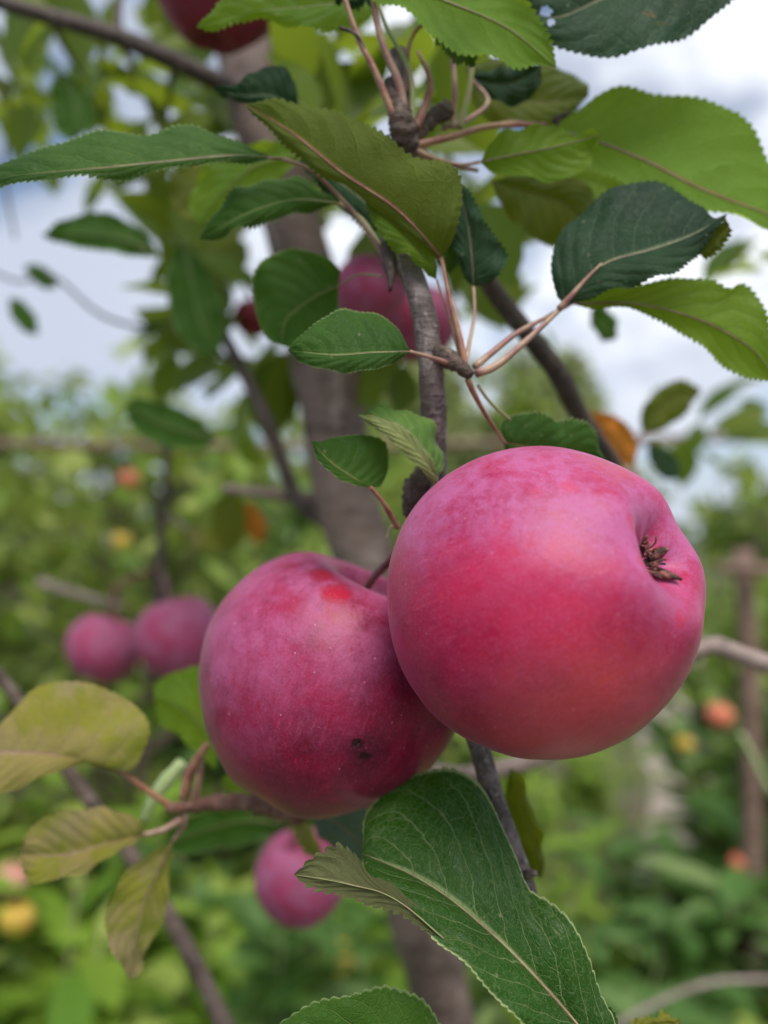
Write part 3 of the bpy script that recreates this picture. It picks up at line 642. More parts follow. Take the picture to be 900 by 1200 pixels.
# main fruiting stem (in focus)
tube('branch', [(468, 60, .262), (472, 170, .262), (460, 285, .252), (483, 322, .246), (498, 375, .242), (505, 430, .240), (508, 490, .240), (508, 540, .241), (506, 590, .243), (512, 700, .247), (530, 790, .240), (556, 856, .232), (566, 890, .230), (577, 930, .228), (596, 985, .226), (613, 1035, .225), (632, 1100, .232), (690, 1240, .26), (760, 1500, .36)],
     [11, 12, 13.5, 14, 14, 14, 13.5, 13.5, 14, 14, 15, 16, 15.5, 14, 12.5, 13, 14, 15, 16], B_STEM, T, n=190, sides=20, rough=.10, seed=3, knots=((.535, .16, .006), (.55, .10, .004), (.578, .14, .005), (.645, .22, .005), (.66, .12, .006)))
tube('spur', [(617, 1026, .223), (622, 1024, .220), (627, 1023, .218)], [7, 6, 3.5], B_STEM, T, n=14, sides=12, rough=.2, seed=5)
tube('spur', [(509, 545, .240), (497, 560, .234), (488, 575, .230), (486, 592, .229), (488, 608, .232), (492, 640, .240)], [11, 13, 16, 15, 10, 6], B_KNOT, T, n=40, sides=18, rough=.38, seed=9)
tube('spur', [(507, 408, .238), (522, 418, .232), (538, 428, .228), (547, 436, .226), (552, 440, .225)], [7, 8, 10, 12, 6], B_KNOT, T, n=30, sides=16, rough=.30, seed=11)
tube('spur', [(474, 190, .262), (474, 165, .256), (471, 145, .252), (466, 120, .252), (458, 95, .256)], [13, 17, 15, 11, 7], B_KNOT, T, n=40, sides=16, rough=.34, seed=12)
tube('spur', [(480, 165, .26), (505, 140, .262), (525, 128, .268)], [10, 9, 11], B_KNOT, T, n=24, sides=14, rough=.3, seed=13)
tube('bud', [(452, 285, .245), (455, 305, .243), (458, 325, .242), (457, 342, .242)], [5, 9, 8, 2], B_DARK, T, n=16, sides=10, rough=.2, seed=14)
# other limbs, out of focus
tube('branch', [(-60, -15, .42), (60, 20, .43), (140, 44, .44), (205, 72, .45), (265, 100, .47), (296, 118, .49)], [8, 9, 10, 10, 11, 12], B_DARK, T, n=50, sides=12, rough=.12, seed=4)
tube('twig', [(140, 44, .44), (138, 20, .44), (142, -20, .45)], [5, 5, 4], B_DARK, T, n=12, sides=8)
tube('branch', [(470, 140, .30), (520, 240, .31), (568, 325, .33), (605, 375, .335), (650, 432, .34), (684, 494, .345), (730, 560, .36), (790, 660, .40)], [10, 11, 13, 12, 10, 9, 8, 6], B_DARK, T, n=50, sides=12, rough=.10, seed=6)
tube('branch', [(212, 290, .52), (250, 370, .50), (282, 430, .50), (312, 492, .49), (332, 545, .49), (352, 590, .49), (385, 615, .49)], [6, 7, 8, 9, 9, 9, 9], B_DARK, T, n=50, sides=12, rough=.12, seed=7)
tube('branch', [(-70, 730, .36), (-15, 778, .37), (30, 832, .38), (95, 925, .39), (150, 998, .40), (205, 1085, .41), (262, 1200, .42), (330, 1370, .45)], [7, 7, 7.5, 8, 8.5, 9, 10, 11], B_TRUNK, T, n=60, sides=12, rough=.10, seed=8)
tube('branch', [(495, 900, .40), (540, 908, .37), (590, 900, .36), (640, 884, .355), (700, 850, .35), (770, 790, .35), (830, 757, .35), (870, 768, .35), (960, 800, .35)], [8, 10, 9, 9, 9, 10, 10, 11, 12], B_PALE, T, n=60, sides=12, rough=.10, seed=10)
tube('branch', [(420, 600, .50), (360, 585, .50), (310, 578, .49), (262, 572, .48)], [12, 11, 8, 5], B_PALE, T, n=30, sides=10, rough=.12, seed=15)
tube('twig', [(190, 480, .70), (196, 540, .70), (188, 640, .70), (186, 720, .70), (180, 800, .71)], [4, 5, 6, 5, 6], B_DARK, T, n=24, sides=8, rough=.1)
tube('twig', [(-40, 300, .60), (20, 330, .60), (60, 322, .60), (120, 370, .60), (185, 384, .60), (250, 370, .56)], [2, 2, 1.8, 2, 2.4, 3], B_DARK, T, n=24, sides=6)
tube('twig', [(190, 600, .70), (220, 620, .70), (262, 640, .70)], [4, 4, 3], B_TRUNK, T, n=16, sides=8)
tube('twig', [(45, 682, .8), (90, 696, .8), (145, 712, .8)], [6, 5, 4], B_PALE, T, n=16, sides=8)
tube('branch', [(460, 905, .30), (370, 945, .30), (330, 950, .292), (290, 940, .285), (250, 941, .28), (212, 946, .275), (196, 946, .272)], [9, 10, 11, 13, 12, 10, 6], bark_mat('bark_spur_reddish', (.16, .07, .05), (.24, .12, .09), (.34, .24, .18), 300, .9, .001), T, n=80, sides=14, rough=.45, seed=16, knots=((.45, .35, .02), (.62, .3, .015), (.8, .3, .02)))
tube('twig', [(700, 1215, .9), (760, 1180, .9), (820, 1155, .9), (870, 1148, .9), (960, 1150, .9)], [3, 3.5, 3.5, 3.5, 3], B_PALE, T, n=20, sides=8)
tube('shoot', [(168, 962, .285), (180, 935, .287), (196, 914, .289), (214, 893, .290)], [5, 8, 9, 7], ST_LIME, T, n=16, sides=10, rough=.1)
tube('shoot', [(215, 935, .282), (222, 905, .282), (243, 872, .282)], [6, 5, 4], ST_RED, T, n=16, sides=8)
tube('shoot', [(228, 938, .284), (233, 910, .284), (236, 880, .284)], [5, 5, 4], ST_PINK, T, n=16, sides=8)
tube('shoot', [(868, 860, .8), (884, 890, .8), (905, 930, .8)], [3, 3, 3], ST_LIME, T, n=10, sides=6)
# dead blossom stub by the small leaf
tube('bud_scale', [(466, 612, .226), (457, 620, .224), (453, 631, .223)], [3, 3, 1], ST_GREEN, T, n=10, sides=6)
tube('bud_scale', [(464, 608, .226), (455, 606, .223)], [2, 1], B_DARK, T, n=8, sides=6)

ND = (548, 436, .226)      # node of the spur where the right-hand leaves spring
# A big glossy leaf at the bottom with its tip rolled over
leaf(T, L_BIG, [(702, 1232, .186), (655, 1175, .189), (600, 1116, .193), (560, 1080, .196), (523, 1050, .199), (480, 1024, .203), (424, 1000, .209)],
     [(650, 1228, .182), (602, 1190, .182), (560, 1150, .184), (528, 1112, .186), (494, 1083, .189), (460, 1058, .193), (432, 1030, .200)],
     [(722, 1205, .188), (706, 1165, .190), (690, 1120, .192), (668, 1078, .195), (643, 1056, .199), (618, 1040, .203), (600, 995, .208), (578, 940, .214), (556, 914, .218), (520, 902, .224), (470, 915, .228), (430, 950, .222), (426, 985, .214)],
     teeth=42, amp=.0004, nc=12, camber=.0016, ruffle=.0010, seed=1, smat=ST_PINK, label='largest leaf, dark glossy with pale veins')
leaf(T, L_TIP, [(520, 1100, .188), (478, 1064, .189), (447, 1046, .190), (415, 1038, .189), (388, 1032, .189), (344, 1025, .190)],
     [(496, 1070, .191), (474, 1050, .193), (452, 1034, .195), (428, 1015, .196), (412, 998, .194), (396, 990, .192), (380, 998, .191), (364, 1008, .190)],
     [(498, 1090, .188), (465, 1070, .188), (436, 1062, .189), (405, 1050, .188), (378, 1045, .188), (358, 1036, .189)], teeth=16, amp=.0008, nc=6, camber=.0008, ruffle=.0006, seed=2, smat=ST_GREEN, face='back', label='curled brownish leaf tip, underside out')
# B bottom edge leaf
leaf(T, L_DARK, [(545, 1330, .20), (470, 1275, .198), (400, 1235, .197), (300, 1214, .197)], [(470, 1380), (360, 1340), (300, 1270)], [(540, 1260, .205), (518, 1205, .204), (498, 1174, .203), (468, 1160, .202), (440, 1157, .201), (400, 1166, .200), (362, 1180, .199), (328, 1199, .198)], teeth=30, amp=.0005, seed=3, nc=8)
# C dark leaf on top of the apple
leaf(T, L_DARK, [(590, 518, .236), (640, 528, .238), (710, 540, .242)], [(586, 500), (600, 487), (630, 483), (654, 494), (672, 491), (692, 500), (700, 520)], [(600, 545), (640, 560), (690, 556)], stalk=[(592, 520, .236), (572, 490, .232), (556, 462, .228), (548, 444, .226)], sr=2.6, smat=ST_RED, seed=4, zL=.004)
tube('leaf_stalk', [(560, 452, .228), (575, 472, .231), (598, 492, .236)], [2, 1.8, 1.6], ST_GREEN, T, n=14, sides=8)
# D small pair by the knotted spur
leaf(T, L_DARK, [(434, 571, .214), (416, 561, .214), (388, 542, .214), (364, 517, .214)], [(415, 569, .211), (392, 557, .211), (374, 541, .212)], [(447, 569, .219), (456, 545, .222), (452, 520, .222), (430, 510, .221), (400, 511, .219), (378, 517, .217)], stalk=[(434, 571, .214), (449, 589, .217), (466, 618, .223)], sr=3.0, smat=ST_RED, teeth=18, amp=.0003, seed=5, camber=.0006, ruffle=.0003)
fl = leaf(T, L_FRESH, [(511, 558, .222), (500, 530, .219), (479, 505, .217), (452, 490, .217), (419, 486, .217)], [(505, 556, .220), (494, 530, .217), (472, 507, .216), (445, 492, .216)], [(519, 545, .228), (518, 522, .230), (506, 500, .230), (486, 483, .228), (462, 477, .225), (440, 479, .221)], stalk=[(511, 558, .222), (509, 572, .227)], sr=3, smat=ST_GREEN, teeth=22, amp=.0003, seed=6, camber=.0006)
leaf(fl, L_UNDER, [(512, 562, .221), (497, 538, .216), (473, 512, .214), (446, 494, .214), (419, 486, .216)], [(508, 566, .220), (494, 551, .215), (476, 533, .213), (458, 516, .213), (436, 499, .214)], [(513, 556, .222), (502, 531, .218), (480, 507, .216), (452, 491, .216)], name='folded_edge', seed=61, teeth=18, amp=.0003, camber=.0006, ruffle=.0003, nc=4)
# E clear leaf left of the stem
leaf(T, L_DARK, [(481, 412, .214), (440, 413, .211), (390, 416, .209), (337, 410, .210)], [(470, 420, .212), (440, 433, .208), (395, 435, .206), (358, 427, .207)], [(474, 396, .219), (455, 376, .223), (428, 364, .225), (403, 363, .223), (378, 374, .218), (355, 390, .213)], stalk=[(481, 412, .214), (502, 418, .220), (524, 425, .228)], sr=2.6, smat=ST_PINK, teeth=30, amp=.0004, ruffle=.0006, seed=7, zL=-.003)
# F round blurred leaf
leaf(T, L_DARK, [(397, 335, .295), (365, 350, .292), (335, 375, .290), (330, 405, .290)], [(398, 315), (375, 300), (345, 290), (312, 302), (297, 330), (300, 365), (312, 395)], [(396, 350), (394, 375), (375, 398), (350, 408)], stalk=[(397, 335, .295), (420, 322, .28), (448, 324, .262)], sr=1.2, smat=ST_GREEN, seed=8, amp=.0004)
# G long leaf, upper left
leaf(T, L_DARK, [(330, 186, .250), (270, 183, .244), (200, 189, .236), (110, 198, .228), (0, 208, .222), (-70, 222, .220)], [(300, 186, .246), (230, 195, .238), (160, 204, .230), (60, 212, .222), (-10, 217, .219)], [(300, 176, .250), (262, 163, .250), (225, 150, .249), (170, 152, .245), (110, 160, .240), (50, 174, .233), (0, 187, .227)], stalk=[(330, 186, .250), (362, 198, .250), (395, 228, .249), (425, 262, .249), (447, 296, .248), (462, 318, .248)], sr=2.8, smat=ST_PINK, teeth=52, amp=.0011, seed=9, camber=.001)
# H big olive leaf crossing the stem, and its folded lower half
leaf(T, L_OLIVE, [(517, 302, .232), (495, 275, .230), (458, 240, .229), (400, 202, .231), (345, 158, .236), (286, 121, .242)], [(506, 300, .233), (480, 273, .235), (445, 244, .237), (395, 214, .238), (340, 176, .240)], [(531, 280, .226), (540, 250, .223), (541, 215, .222), (526, 192, .223), (482, 181, .227), (450, 160, .230), (410, 136, .235), (370, 124, .238), (330, 121, .240)], stalk=[(517, 302, .232), (526, 345, .230), (538, 392, .228), (546, 432, .226)], sr=3.2, smat=ST_RED, teeth=38, amp=.0009, seed=10, face='back', zR=.0)
leaf(T, L_LIT, [(512, 328, .236), (488, 292, .235), (462, 262, .236), (428, 238, .240)], [(500, 318, .234), (472, 298, .233), (446, 276, .235)], [(508, 305, .239), (486, 268, .241), (462, 246, .242), (445, 238, .242)], seed=11, teeth=20, amp=.0004, stalk=[(512, 328, .236), (526, 370, .233), (543, 430, .228)], sr=1.8, smat=ST_RED)
leaf(T, L_TEAL, [(350, 186, .270), (385, 205, .265), (425, 235, .262), (458, 272, .262)], [(375, 182), (410, 195), (445, 225), (468, 258)], [(362, 205), (395, 240), (430, 268)], seed=12, zL=.004)
# I leaves behind it
leaf(T, L_DARK, [(398, 238, .262), (345, 234, .258), (290, 250, .256), (234, 280, .256)], [(370, 246, .260), (330, 255, .257), (290, 266, .255), (255, 279, .255)], [(378, 222, .264), (345, 211, .265), (305, 211, .264), (268, 232, .261), (246, 258, .258)], seed=13, stalk=[(398, 238, .262), (425, 258, .258), (446, 290, .252)], sr=2.4, smat=ST_GREEN)
leaf(T, L_LIT, [(352, 180, .32), (300, 195, .32), (262, 225, .32), (232, 262, .32)], [(330, 168), (280, 172), (240, 195), (222, 235)], [(340, 200), (300, 225), (262, 252)], seed=14)
leaf(T, L_OLIVE, [(300, 172, .36), (262, 190, .36), (225, 215, .36), (205, 250, .36)], [(270, 165), (225, 178), (200, 215)], [(290, 205), (255, 238), (225, 255)], seed=15)
leaf(T, L_TEAL, [(350, 122, .285), (315, 112, .283), (285, 112, .282), (248, 104, .282)], [(340, 125), (305, 124), (275, 118)], [(346, 98), (325, 75), (300, 86), (275, 98)], seed=16)
# J pale blue-green pair
leaf(T, L_TEAL, [(555, 336, .250), (553, 305, .250), (548, 262, .252), (536, 212, .256)], [(545, 325), (533, 290), (527, 255), (526, 228)], [(566, 333, .246), (586, 324, .243), (593, 298, .243), (578, 275, .245), (562, 250, .249), (552, 228, .253)], stalk=[(555, 336, .250), (556, 368, .242), (550, 402, .232), (545, 430, .226)], sr=2.2, smat=ST_PINK, seed=17, camber=.001, teeth=26)
leaf(T, L_DARK, [(520, 320, .262), (528, 300, .262), (534, 280, .262)], [(512, 305), (516, 288)], [(532, 316), (542, 300), (541, 285)], seed=18, teeth=14)
# K dark blue-green leaf to the right
leaf(T, L_TEAL, [(662, 356, .240), (688, 326, .238), (715, 306, .238), (765, 292, .238), (812, 275, .238), (853, 250, .240)], [(652, 345, .243), (646, 312, .247), (655, 280, .251), (682, 245, .255), (722, 222, .257), (765, 214, .256), (800, 224, .253), (824, 247, .248), (834, 262, .244)], [(690, 352, .236), (725, 336, .232), (760, 328, .230), (788, 322, .230), (812, 302, .232), (835, 275, .236)], stalk=[(662, 356, .240), (642, 376, .238), (610, 405, .233), (582, 428, .229), (558, 438, .226)], sr=4.0, smat=ST_PINK, teeth=36, amp=.0007, seed=19, nc=9)
tube('leaf_stalk', [(705, 309, .2365), (688, 326, .2365), (670, 346, .237), (655, 362, .239)], [1.5, 2.4, 3.4, 4.2], ST_PINK, T, n=20, sides=8)
leaf(T, L_OLIVE, [(815, 300, .246), (835, 280, .245), (855, 262, .244)], [(822, 282), (842, 262)], [(832, 300), (852, 280)], seed=20, teeth=12)
# L leaf at the right edge
leaf(T, L_LIT, [(668, 356, .258), (745, 356, .256), (820, 375, .255), (880, 408, .255), (912, 448, .256)], [(700, 360), (750, 364), (795, 388), (832, 415), (870, 440)], [(690, 347), (730, 336), (780, 326), (825, 328), (850, 341), (868, 331), (885, 338), (897, 365), (903, 405)], stalk=[(668, 356, .258), (640, 372, .250), (606, 390, .240), (578, 412, .232), (556, 430, .227)], sr=3.2, smat=ST_PINK, teeth=40, amp=.0009, seed=21, nc=8, zR=.006)
# M, N upper right
leaf(T, L_LIT, [(640, 150, .285), (700, 166, .280), (760, 190, .277), (830, 225, .276), (950, 268, .278)], [(680, 186, .276), (730, 218, .270), (790, 238, .267), (850, 252, .267), (910, 264, .27)], [(668, 135, .289), (700, 113, .291), (740, 104, .292), (795, 110, .291), (850, 128, .288), (885, 158, .284), (912, 200, .280), (935, 240, .279)], stalk=[(640, 150, .285), (600, 143, .280), (550, 155, .270), (490, 172, .260)], sr=2.4, smat=ST_PINK, teeth=40, amp=.0011, seed=22, nc=9, face='back')
leaf(T, L_LIT, [(562, 190, .262), (600, 182, .258), (650, 172, .257), (707, 158, .258)], [(580, 202), (615, 208), (655, 211), (690, 196), (696, 176)], [(572, 172), (590, 156), (612, 147), (650, 151), (685, 154)], stalk=[(562, 190, .262), (540, 193, .262), (510, 186, .260), (484, 174, .257)], sr=2.6, smat=ST_PINK, seed=23, amp=.0005, zR=.006)
leaf(T, L_OLIVE, [(575, 212, .31), (620, 225, .31), (665, 240, .31), (690, 270, .31)], [(610, 205), (660, 208), (695, 225)], [(590, 245), (630, 282), (665, 285)], seed=24)
leaf(T, L_LIT, [(640, 205, .33), (700, 215, .33), (745, 235, .33)], [(670, 190), (720, 195)], [(660, 245), (710, 255)], seed=25)
# O, P, Q at the top
leaf(T, L_LIT, [(420, -45, .245), (500, -8, .240), (590, 30, .238), (652, 79, .238)], [(430, -12, .240), (458, 5, .237), (485, 22, .235), (512, 45, .234), (545, 61, .234), (578, 71, .234), (605, 78, .235), (630, 74, .237)], [(500, -50), (580, -30), (625, 10), (645, 45)], teeth=36, amp=.0009, seed=26, nc=9, face='back')
leaf(T, L_DARK, [(502, 24, .252), (525, 45, .248), (545, 65, .246), (556, 79, .246)], [(520, 25), (545, 42), (557, 62)], [(508, 40), (522, 62), (542, 76)], seed=27, teeth=16, face='back', stalk=[(502, 24, .252), (486, 38, .254), (478, 62, .256), (476, 110, .258)], smat=ST_PINK, sr=3)
leaf(T, L_TEAL, [(552, 92, .295), (580, 98, .293), (605, 96, .292), (634, 76, .292)], [(562, 84), (590, 80), (615, 74)], [(562, 106), (588, 122), (615, 118), (632, 100)], seed=28, stalk=[(552, 92, .295), (572, 118, .29), (552, 138, .285), (520, 150, .270)], sr=3.0, smat=ST_PINK)
leaf(T, L_OLIVE, [(545, 75, .31), (580, 110, .31), (640, 120, .31), (690, 112, .31)], [(590, 70), (650, 80), (685, 95)], [(560, 130), (610, 150), (660, 140)], seed=29)
leaf(T, L_TEAL, [(880, -95, .265), (790, -45, .260), (702, 0, .256), (655, 20, .255), (617, 14, .255)], [(890, -40, .258), (868, -10, .254), (845, 12, .251), (800, 42, .248), (752, 61, .247), (702, 65, .248), (655, 52, .251), (628, 32, .253)], [(820, -110), (730, -80), (650, -40), (620, -5)], teeth=44, amp=.0007, seed=30, nc=10, holes=((640, 14, 7.5), (646, 26, 5)), smat=ST_PINK, label='blue green leaf with two holes eaten through')
leaf(T, L_LIT, [(440, -2, .275), (360, 8, .272), (290, 15, .270), (230, 32, .270)], [(435, 20), (400, 32), (345, 33), (310, 20), (288, 24), (262, 36)], [(400, -20), (320, -22), (262, 0), (240, 20)], seed=31, teeth=30)
leaf(T, L_TEAL, [(440, -12, .262), (418, -4, .26), (392, 3, .26)], [(435, 4), (415, 9)], [(430, -20), (400, -12)], seed=32, teeth=12)
# R lower left cluster
SPL = (200, 948, .274)
leaf(T, L_PALE, [(108, 890, .262), (60, 884, .258), (0, 882, .256), (-70, 884, .256)], [(80, 900), (45, 912), (15, 926), (-30, 930)], [(150, 902), (168, 880), (174, 846), (142, 816), (95, 800), (48, 804), (18, 828), (0, 862), (-40, 872)], stalk=[(108, 890, .262), (140, 903, .266), (172, 926, .270), (204, 947, .274)], sr=3.4, smat=ST_RED, seed=33, zR=.010, zL=-.004, teeth=34, amp=.0006, nc=9, label='pinkish yellow green leaf, higher of the left pair')
leaf(T, L_PALE, [(168, 978, .268), (120, 990, .265), (75, 1002, .263), (24, 1000, .262)], [(150, 990), (118, 1012), (80, 1027), (36, 1035), (26, 1015)], [(164, 960), (140, 950), (105, 948), (65, 952), (36, 972)], stalk=[(168, 978, .268), (192, 972, .271), (212, 960, .275)], sr=3.6, smat=ST_PINK, seed=34, zL=-.006, teeth=28, amp=.0006)
leaf(T, L_PALE, [(203, 984, .276), (186, 1020, .272), (165, 1070, .268), (152, 1149, .266)], [(176, 1000), (142, 1030), (124, 1072), (128, 1108), (142, 1130)], [(200, 1010), (196, 1050), (190, 1085), (170, 1110), (166, 1136)], stalk=[(203, 984, .276), (214, 970, .276), (218, 955, .276)], sr=3.0, smat=ST_PINK, seed=35, teeth=28, amp=.0005, zL=-.006)
leaf(T, L_LIT, [(255, 880, .31), (235, 850, .31), (205, 825, .31), (180, 818, .31)], [(240, 790), (215, 785), (185, 800)], [(250, 900), (215, 866), (190, 850)], seed=36, zL=.006)
leaf(T, L_LIT, [(330, 935, .33), (300, 925, .33), (258, 915, .33)], [(300, 905), (275, 905)], [(310, 945), (280, 935)], seed=37, teeth=14)
leaf(T, L_DARK, [(330, 965, .36), (285, 962, .36), (235, 975, .36), (190, 990, .36)], [(300, 945), (250, 950), (205, 965)], [(300, 985), (250, 995), (210, 1000)], seed=38)
leaf(T, L_TEAL, [(360, 945, .29), (390, 962, .288), (420, 985, .288), (440, 1010, .29)], [(390, 935), (430, 950), (448, 985)], [(372, 975), (395, 998), (425, 1012)], seed=39, face='back')
leaf(T, L_PALE, [(345, 945, .31), (352, 975, .31), (368, 1000, .31), (380, 1018, .31)], [(340, 965), (355, 995)], [(358, 965), (372, 985)], seed=49, teeth=12)
# S upright sliver right of the stem, T tips at the bottom edge
leaf(T, L_OLIVE, [(598, 900, .262), (612, 940, .260), (626, 985, .258), (634, 1030, .258)], [(592, 930), (600, 975), (622, 1018)], [(604, 905), (622, 945), (634, 990)], seed=40, zR=-.008, face='back')
leaf(T, L_DARK, [(690, 1240, .20), (705, 1210, .20), (716, 1180, .20)], [(690, 1210), (702, 1184)], [(715, 1225), (724, 1198)], seed=41, teeth=12, amp=.0006)
leaf(T, L_PALE, [(730, 1225, .22), (760, 1200, .22), (798, 1194, .22)], [(735, 1205), (765, 1190)], [(760, 1220), (785, 1210)], seed=42, teeth=14)
# U blurred leaves further in
leaf(T, L_DARK, [(255, 512, .46), (215, 505, .46), (180, 492, .46), (146, 478, .46)], [(220, 484), (180, 470), (155, 468)], [(235, 526), (190, 522), (160, 505)], seed=43, teeth=16)
leaf(T, L_DARK, [(190, 302, .42), (150, 282, .42), (100, 275, .42), (48, 276, .42)], [(165, 270), (125, 250), (85, 254)], [(160, 300), (110, 292), (75, 286)], seed=44, teeth=16)
leaf(T, L_DARK, [(70, 85, .44), (85, 110, .44), (90, 140, .44), (82, 165, .44)], [(60, 100), (60, 130), (68, 155)], [(90, 95), (110, 120), (108, 150)], seed=45, teeth=14)
leaf(T, L_DARK, [(215, 280, .46), (225, 330, .46), (235, 375, .46), (250, 420, .46)], [(200, 300), (196, 345), (212, 395)], [(232, 300), (255, 345), (262, 390)], seed=46, teeth=14)
leaf(T, L_OLIVE, [(752, 508, .42), (768, 485, .42), (790, 465, .42), (822, 456, .42)], [(752, 480), (770, 458), (798, 445)], [(772, 505), (798, 490), (812, 472)], seed=47, teeth=12, stalk=[(752, 508, .42), (742, 545, .42), (755, 590, .42)], sr=3)
leaf(T, L_ORANGE, [(742, 545, .40), (725, 515, .40), (705, 498, .40), (682, 484, .40)], [(745, 515), (728, 492), (705, 484)], [(720, 545), (695, 525), (684, 505)], seed=48, teeth=12, label='orange turned leaf above the large apple')
leaf(T, L_ORANGE, [(285, 590, .62), (292, 612, .62), (306, 636, .62)], [(296, 590), (312, 615)], [(284, 610), (296, 634)], seed=50, teeth=10, label='small orange leaf left of the trunk')
leaf(T, L_OLIVE, [(272, 575, .60), (268, 605, .60), (272, 650, .60)], [(250, 590), (252, 630)], [(286, 590), (286, 630)], seed=51, teeth=10)
leaf(T, L_PALE, [(215, 620, .62), (240, 632, .62), (272, 640, .62)], [(235, 618), (262, 628)], [(225, 638), (252, 648)], seed=52, teeth=10)
leaf(T, L_DARK, [(692, 362, .40), (708, 376, .40), (722, 398, .40)], [(705, 358), (722, 375)], [(692, 378), (706, 398)], seed=53, teeth=12)
leaf(T, L_TEAL, [(758, 520, .5), (775, 540, .5), (795, 560, .5)], [(775, 522), (795, 540)], [(762, 542), (780, 562)], seed=54, teeth=10)
leaf(T, L_DARK, [(10, 350, .6), (28, 368, .6), (45, 392, .6)], [(25, 352), (42, 372)], [(12, 368), (28, 388)], seed=55, teeth=8)
leaf(T, L_DARK, [(28, 312, .6), (48, 322, .6), (68, 336, .6)], [(45, 310), (62, 322)], [(35, 325), (52, 338)], seed=56, teeth=8)
leaf(T, L_DARK, [(160, 392, .6), (175, 386, .6), (190, 384, .6)], [(172, 380), (185, 379)], [(170, 394), (182, 391)], seed=57, teeth=8)
# stalks fanning up from the top spur
for pts, r, mt in ((((470, 158, .250), (440, 85, .246), (420, 45, .245), (403, -5, .244)), (5, 3.6, 3.2, 2.6), ST_RED), (((476, 152, .250), (468, 100, .248), (448, 50, .246), (436, -5, .245)), (5.5, 4.2, 4.0, 3.6), ST_PINK),
                   (((482, 148, .252), (483, 100, .252), (474, 70, .254), (452, 30, .256), (440, -10, .258)), (4, 3.6, 3, 2.4, 2), ST_GREEN), (((486, 150, .256), (498, 125, .256), (504, 95, .258), (490, 60, .262)), (6, 4.5, 3.2, 2), ST_RED),
                   (((530, 150, .268), (533, 110, .268), (530, 60, .27)), (3.6, 3.2, 3), ST_PINK), (((538, 150, .270), (548, 115, .270), (554, 75, .27)), (4, 3.6, 3), ST_GREEN),
                   (((480, 172, .258), (530, 160, .262), (575, 148, .27), (640, 146, .285)), (5, 4.2, 3.4, 2.6), ST_RED), (((480, 176, .258), (520, 190, .262), (560, 200, .27)), (4, 3, 2.4), ST_PINK),
                   (((440, 90, .246), (420, 44, .244), (398, 32, .244)), (1.6, 1.8, 2.4), B_DARK), (((648, 142, .275), (660, 136, .272), (668, 131, .272)), (4, 4, 2), B_DARK), (((655, 138, .272), (652, 152, .272)), (3, 1), B_DARK)):
    tube('leaf_stalk' if mt != B_DARK else 'withered_stalk', list(pts), r, mt, T, n=24, sides=8, rough=.08)

# the rest of the crown inside the picture, blurred: single modelled leaves on thin twigs
rc = random.Random(41)
clusters = [ # px, py, depth, spread x, spread y, count
 (40, 20, .60, 50, 30, 7), (150, 95, .55, 50, 25, 9), (215, 35, .60, 45, 40, 12), (300, 60, .62, 50, 40, 14), (385, 70, .42, 45, 50, 14), (410, 130, .40, 40, 40, 10),
 (190, 150, .55, 60, 20, 7), (220, 215, .60, 50, 40, 10), (150, 225, .70, 60, 25, 5), (235, 320, .62, 30, 60, 14), (215, 400, .70, 30, 40, 6), (290, 410, .65, 40, 40, 9), (330, 450, .60, 30, 30, 6), (355, 250, .60, 40, 40, 8),
 (420, 380, .55, 30, 60, 12), (455, 440, .55, 25, 25, 5), (455, 250, .45, 40, 60, 12), (535, 110, .40, 50, 50, 12), (600, 215, .45, 60, 45, 16), (570, 300, .55, 40, 40, 7), (650, 180, .50, 50, 40, 10), (690, 240, .40, 45, 30, 8),
 (870, 310, .7, 35, 25, 6), (880, 480, .8, 30, 30, 6), (60, 160, .8, 40, 70, 5), (20, 90, .8, 25, 70, 6), (345, 160, .55, 30, 40, 8), (600, 350, .6, 60, 20, 5), (810, 520, .9, 40, 30, 5), (30, 470, 1.1, 50, 20, 6), (250, 560, 1.0, 60, 40, 8), (400, 960, .8, 50, 40, 8), (100, 60, .7, 80, 45, 12), (50, 140, .85, 50, 50, 7), (335, 120, .5, 55, 50, 12), (240, 130, .6, 60, 30, 9), (215, 330, .6, 28, 70, 10), (20, 30, .55, 40, 30, 6), (205, 250, .58, 35, 60, 10), (260, 300, .55, 35, 50, 8), (30, 150, .6, 25, 70, 6), (165, 160, .6, 50, 25, 6), (230, 440, .7, 50, 30, 7), (300, 520, .8, 40, 30, 5), (470, 60, .45, 40, 50, 8)]
allv = []
for cx, cy, cz, sx, sy, cnt in clusters:
    for i in range(cnt):
        x = cx+rc.gauss(0, .6)*sx; y = cy+rc.gauss(0, .6)*sy; d = cz*rc.uniform(.85, 1.25)
        allv.append((x, y, d, rc.uniform(.038, .068)))
rc.shuffle(allv)
room = 100-sum(1 for o in T.children if o.name.split('.')[0] == 'leaf')
lv = []; lf = []; 
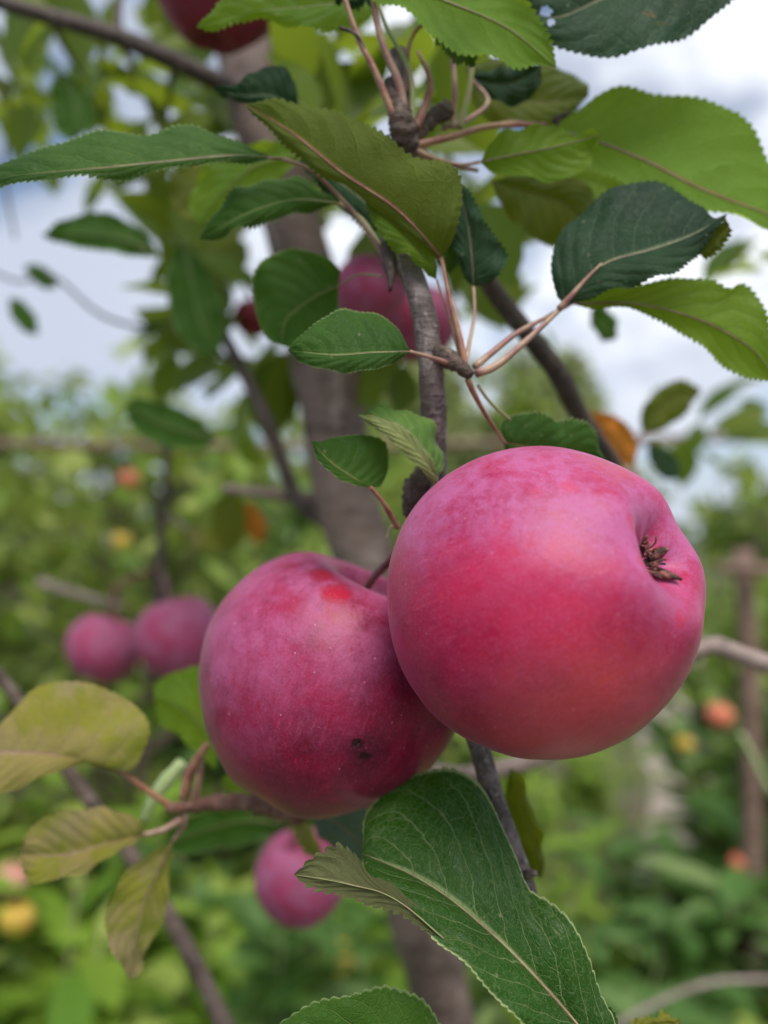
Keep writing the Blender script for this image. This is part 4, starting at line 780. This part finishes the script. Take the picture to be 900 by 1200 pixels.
for i, (x, y, d, l) in enumerate(allv):
    dv = (Vector((rc.uniform(-1, 1), rc.uniform(-.6, .6), rc.uniform(-1.1, .5)))).normalized(); nr = (Vector((0, -.5, 1))+rdir(rc)*.7).normalized()
    q = P(x, y, d)-dv*l*.5
    if i < room:
        a = []; b = []; add_leaf(a, b, Vector((0, 0, 0)), dv, nr, l, l*rc.uniform(.5, .65), .2)
        o = link('leaf', mesh('leaf', a, b), CR_K, T); o.matrix_world = Matrix.Translation(q)
    else: add_leaf(lv, lf, q, dv, nr, l, l*rc.uniform(.5, .65), .2)
o = link('foliage', mesh('foliage', lv, lf), CR_K, T); o['kind'] = 'stuff'
# shrubs close to the trellis post and bright young shoots at the lower left
for x, y, s_, p_, lb in ((.99, 1.98, 1.7, 2, 'tall dark leafy shrub at the right edge beside the earth path'), (1.22, 2.45, 1.9, 0, 'tall bright leafy shrub behind the dark one at the right edge'), (-.60, 1.32, 1.9, 0, 'bright green leafy shoots under the far left apples'), (-.34, 1.25, 1.35, 1, 'pale green leafy shoots at the foot of the leaning branch, lower left'), (.78, 1.52, 1.35, 1, 'leafy green shrub low at the right edge in front of the trellis post'), (.42, 1.9, 1.2, 0, 'bright yellow green shoots right of the big glossy leaf'), (.30, 1.75, .9, 1, 'low bright shoots behind the tip of the grey stem')):
    st, fo, mt = PP[p_]
    q = bpy.data.objects.new('leafy_shrub', None); C.objects.link(q); q.location = (x, y, 0); q.scale = (s_, s_, s_); q.rotation_euler = (0, 0, x*9)
    tag(q, lb, 'shrub'); link('stem', st, ST_GREEN, q); link('foliage', fo, mt, q)

for pts, rr in (([(-30, 60, .62), (10, 120, .62), (5, 200, .62), (18, 280, .62)], [3, 2.6, 2, 1.4]), ([(60, 24, .45), (85, 70, .50), (120, 130, .55), (130, 200, .58)], [3, 2.4, 2, 1.4]), ([(205, 72, .46), (195, 140, .52), (215, 220, .56), (212, 290, .54), (225, 350, .56)], [4, 3.4, 3, 3, 2.4]), ([(140, 44, .45), (170, 110, .50), (215, 180, .54)], [3, 2.4, 2]), ([(282, 430, .5), (240, 400, .55), (205, 350, .58)], [4, 3, 2])):
    tube('twig', pts, rr, B_DARK, T, n=26, sides=7, rough=.12)
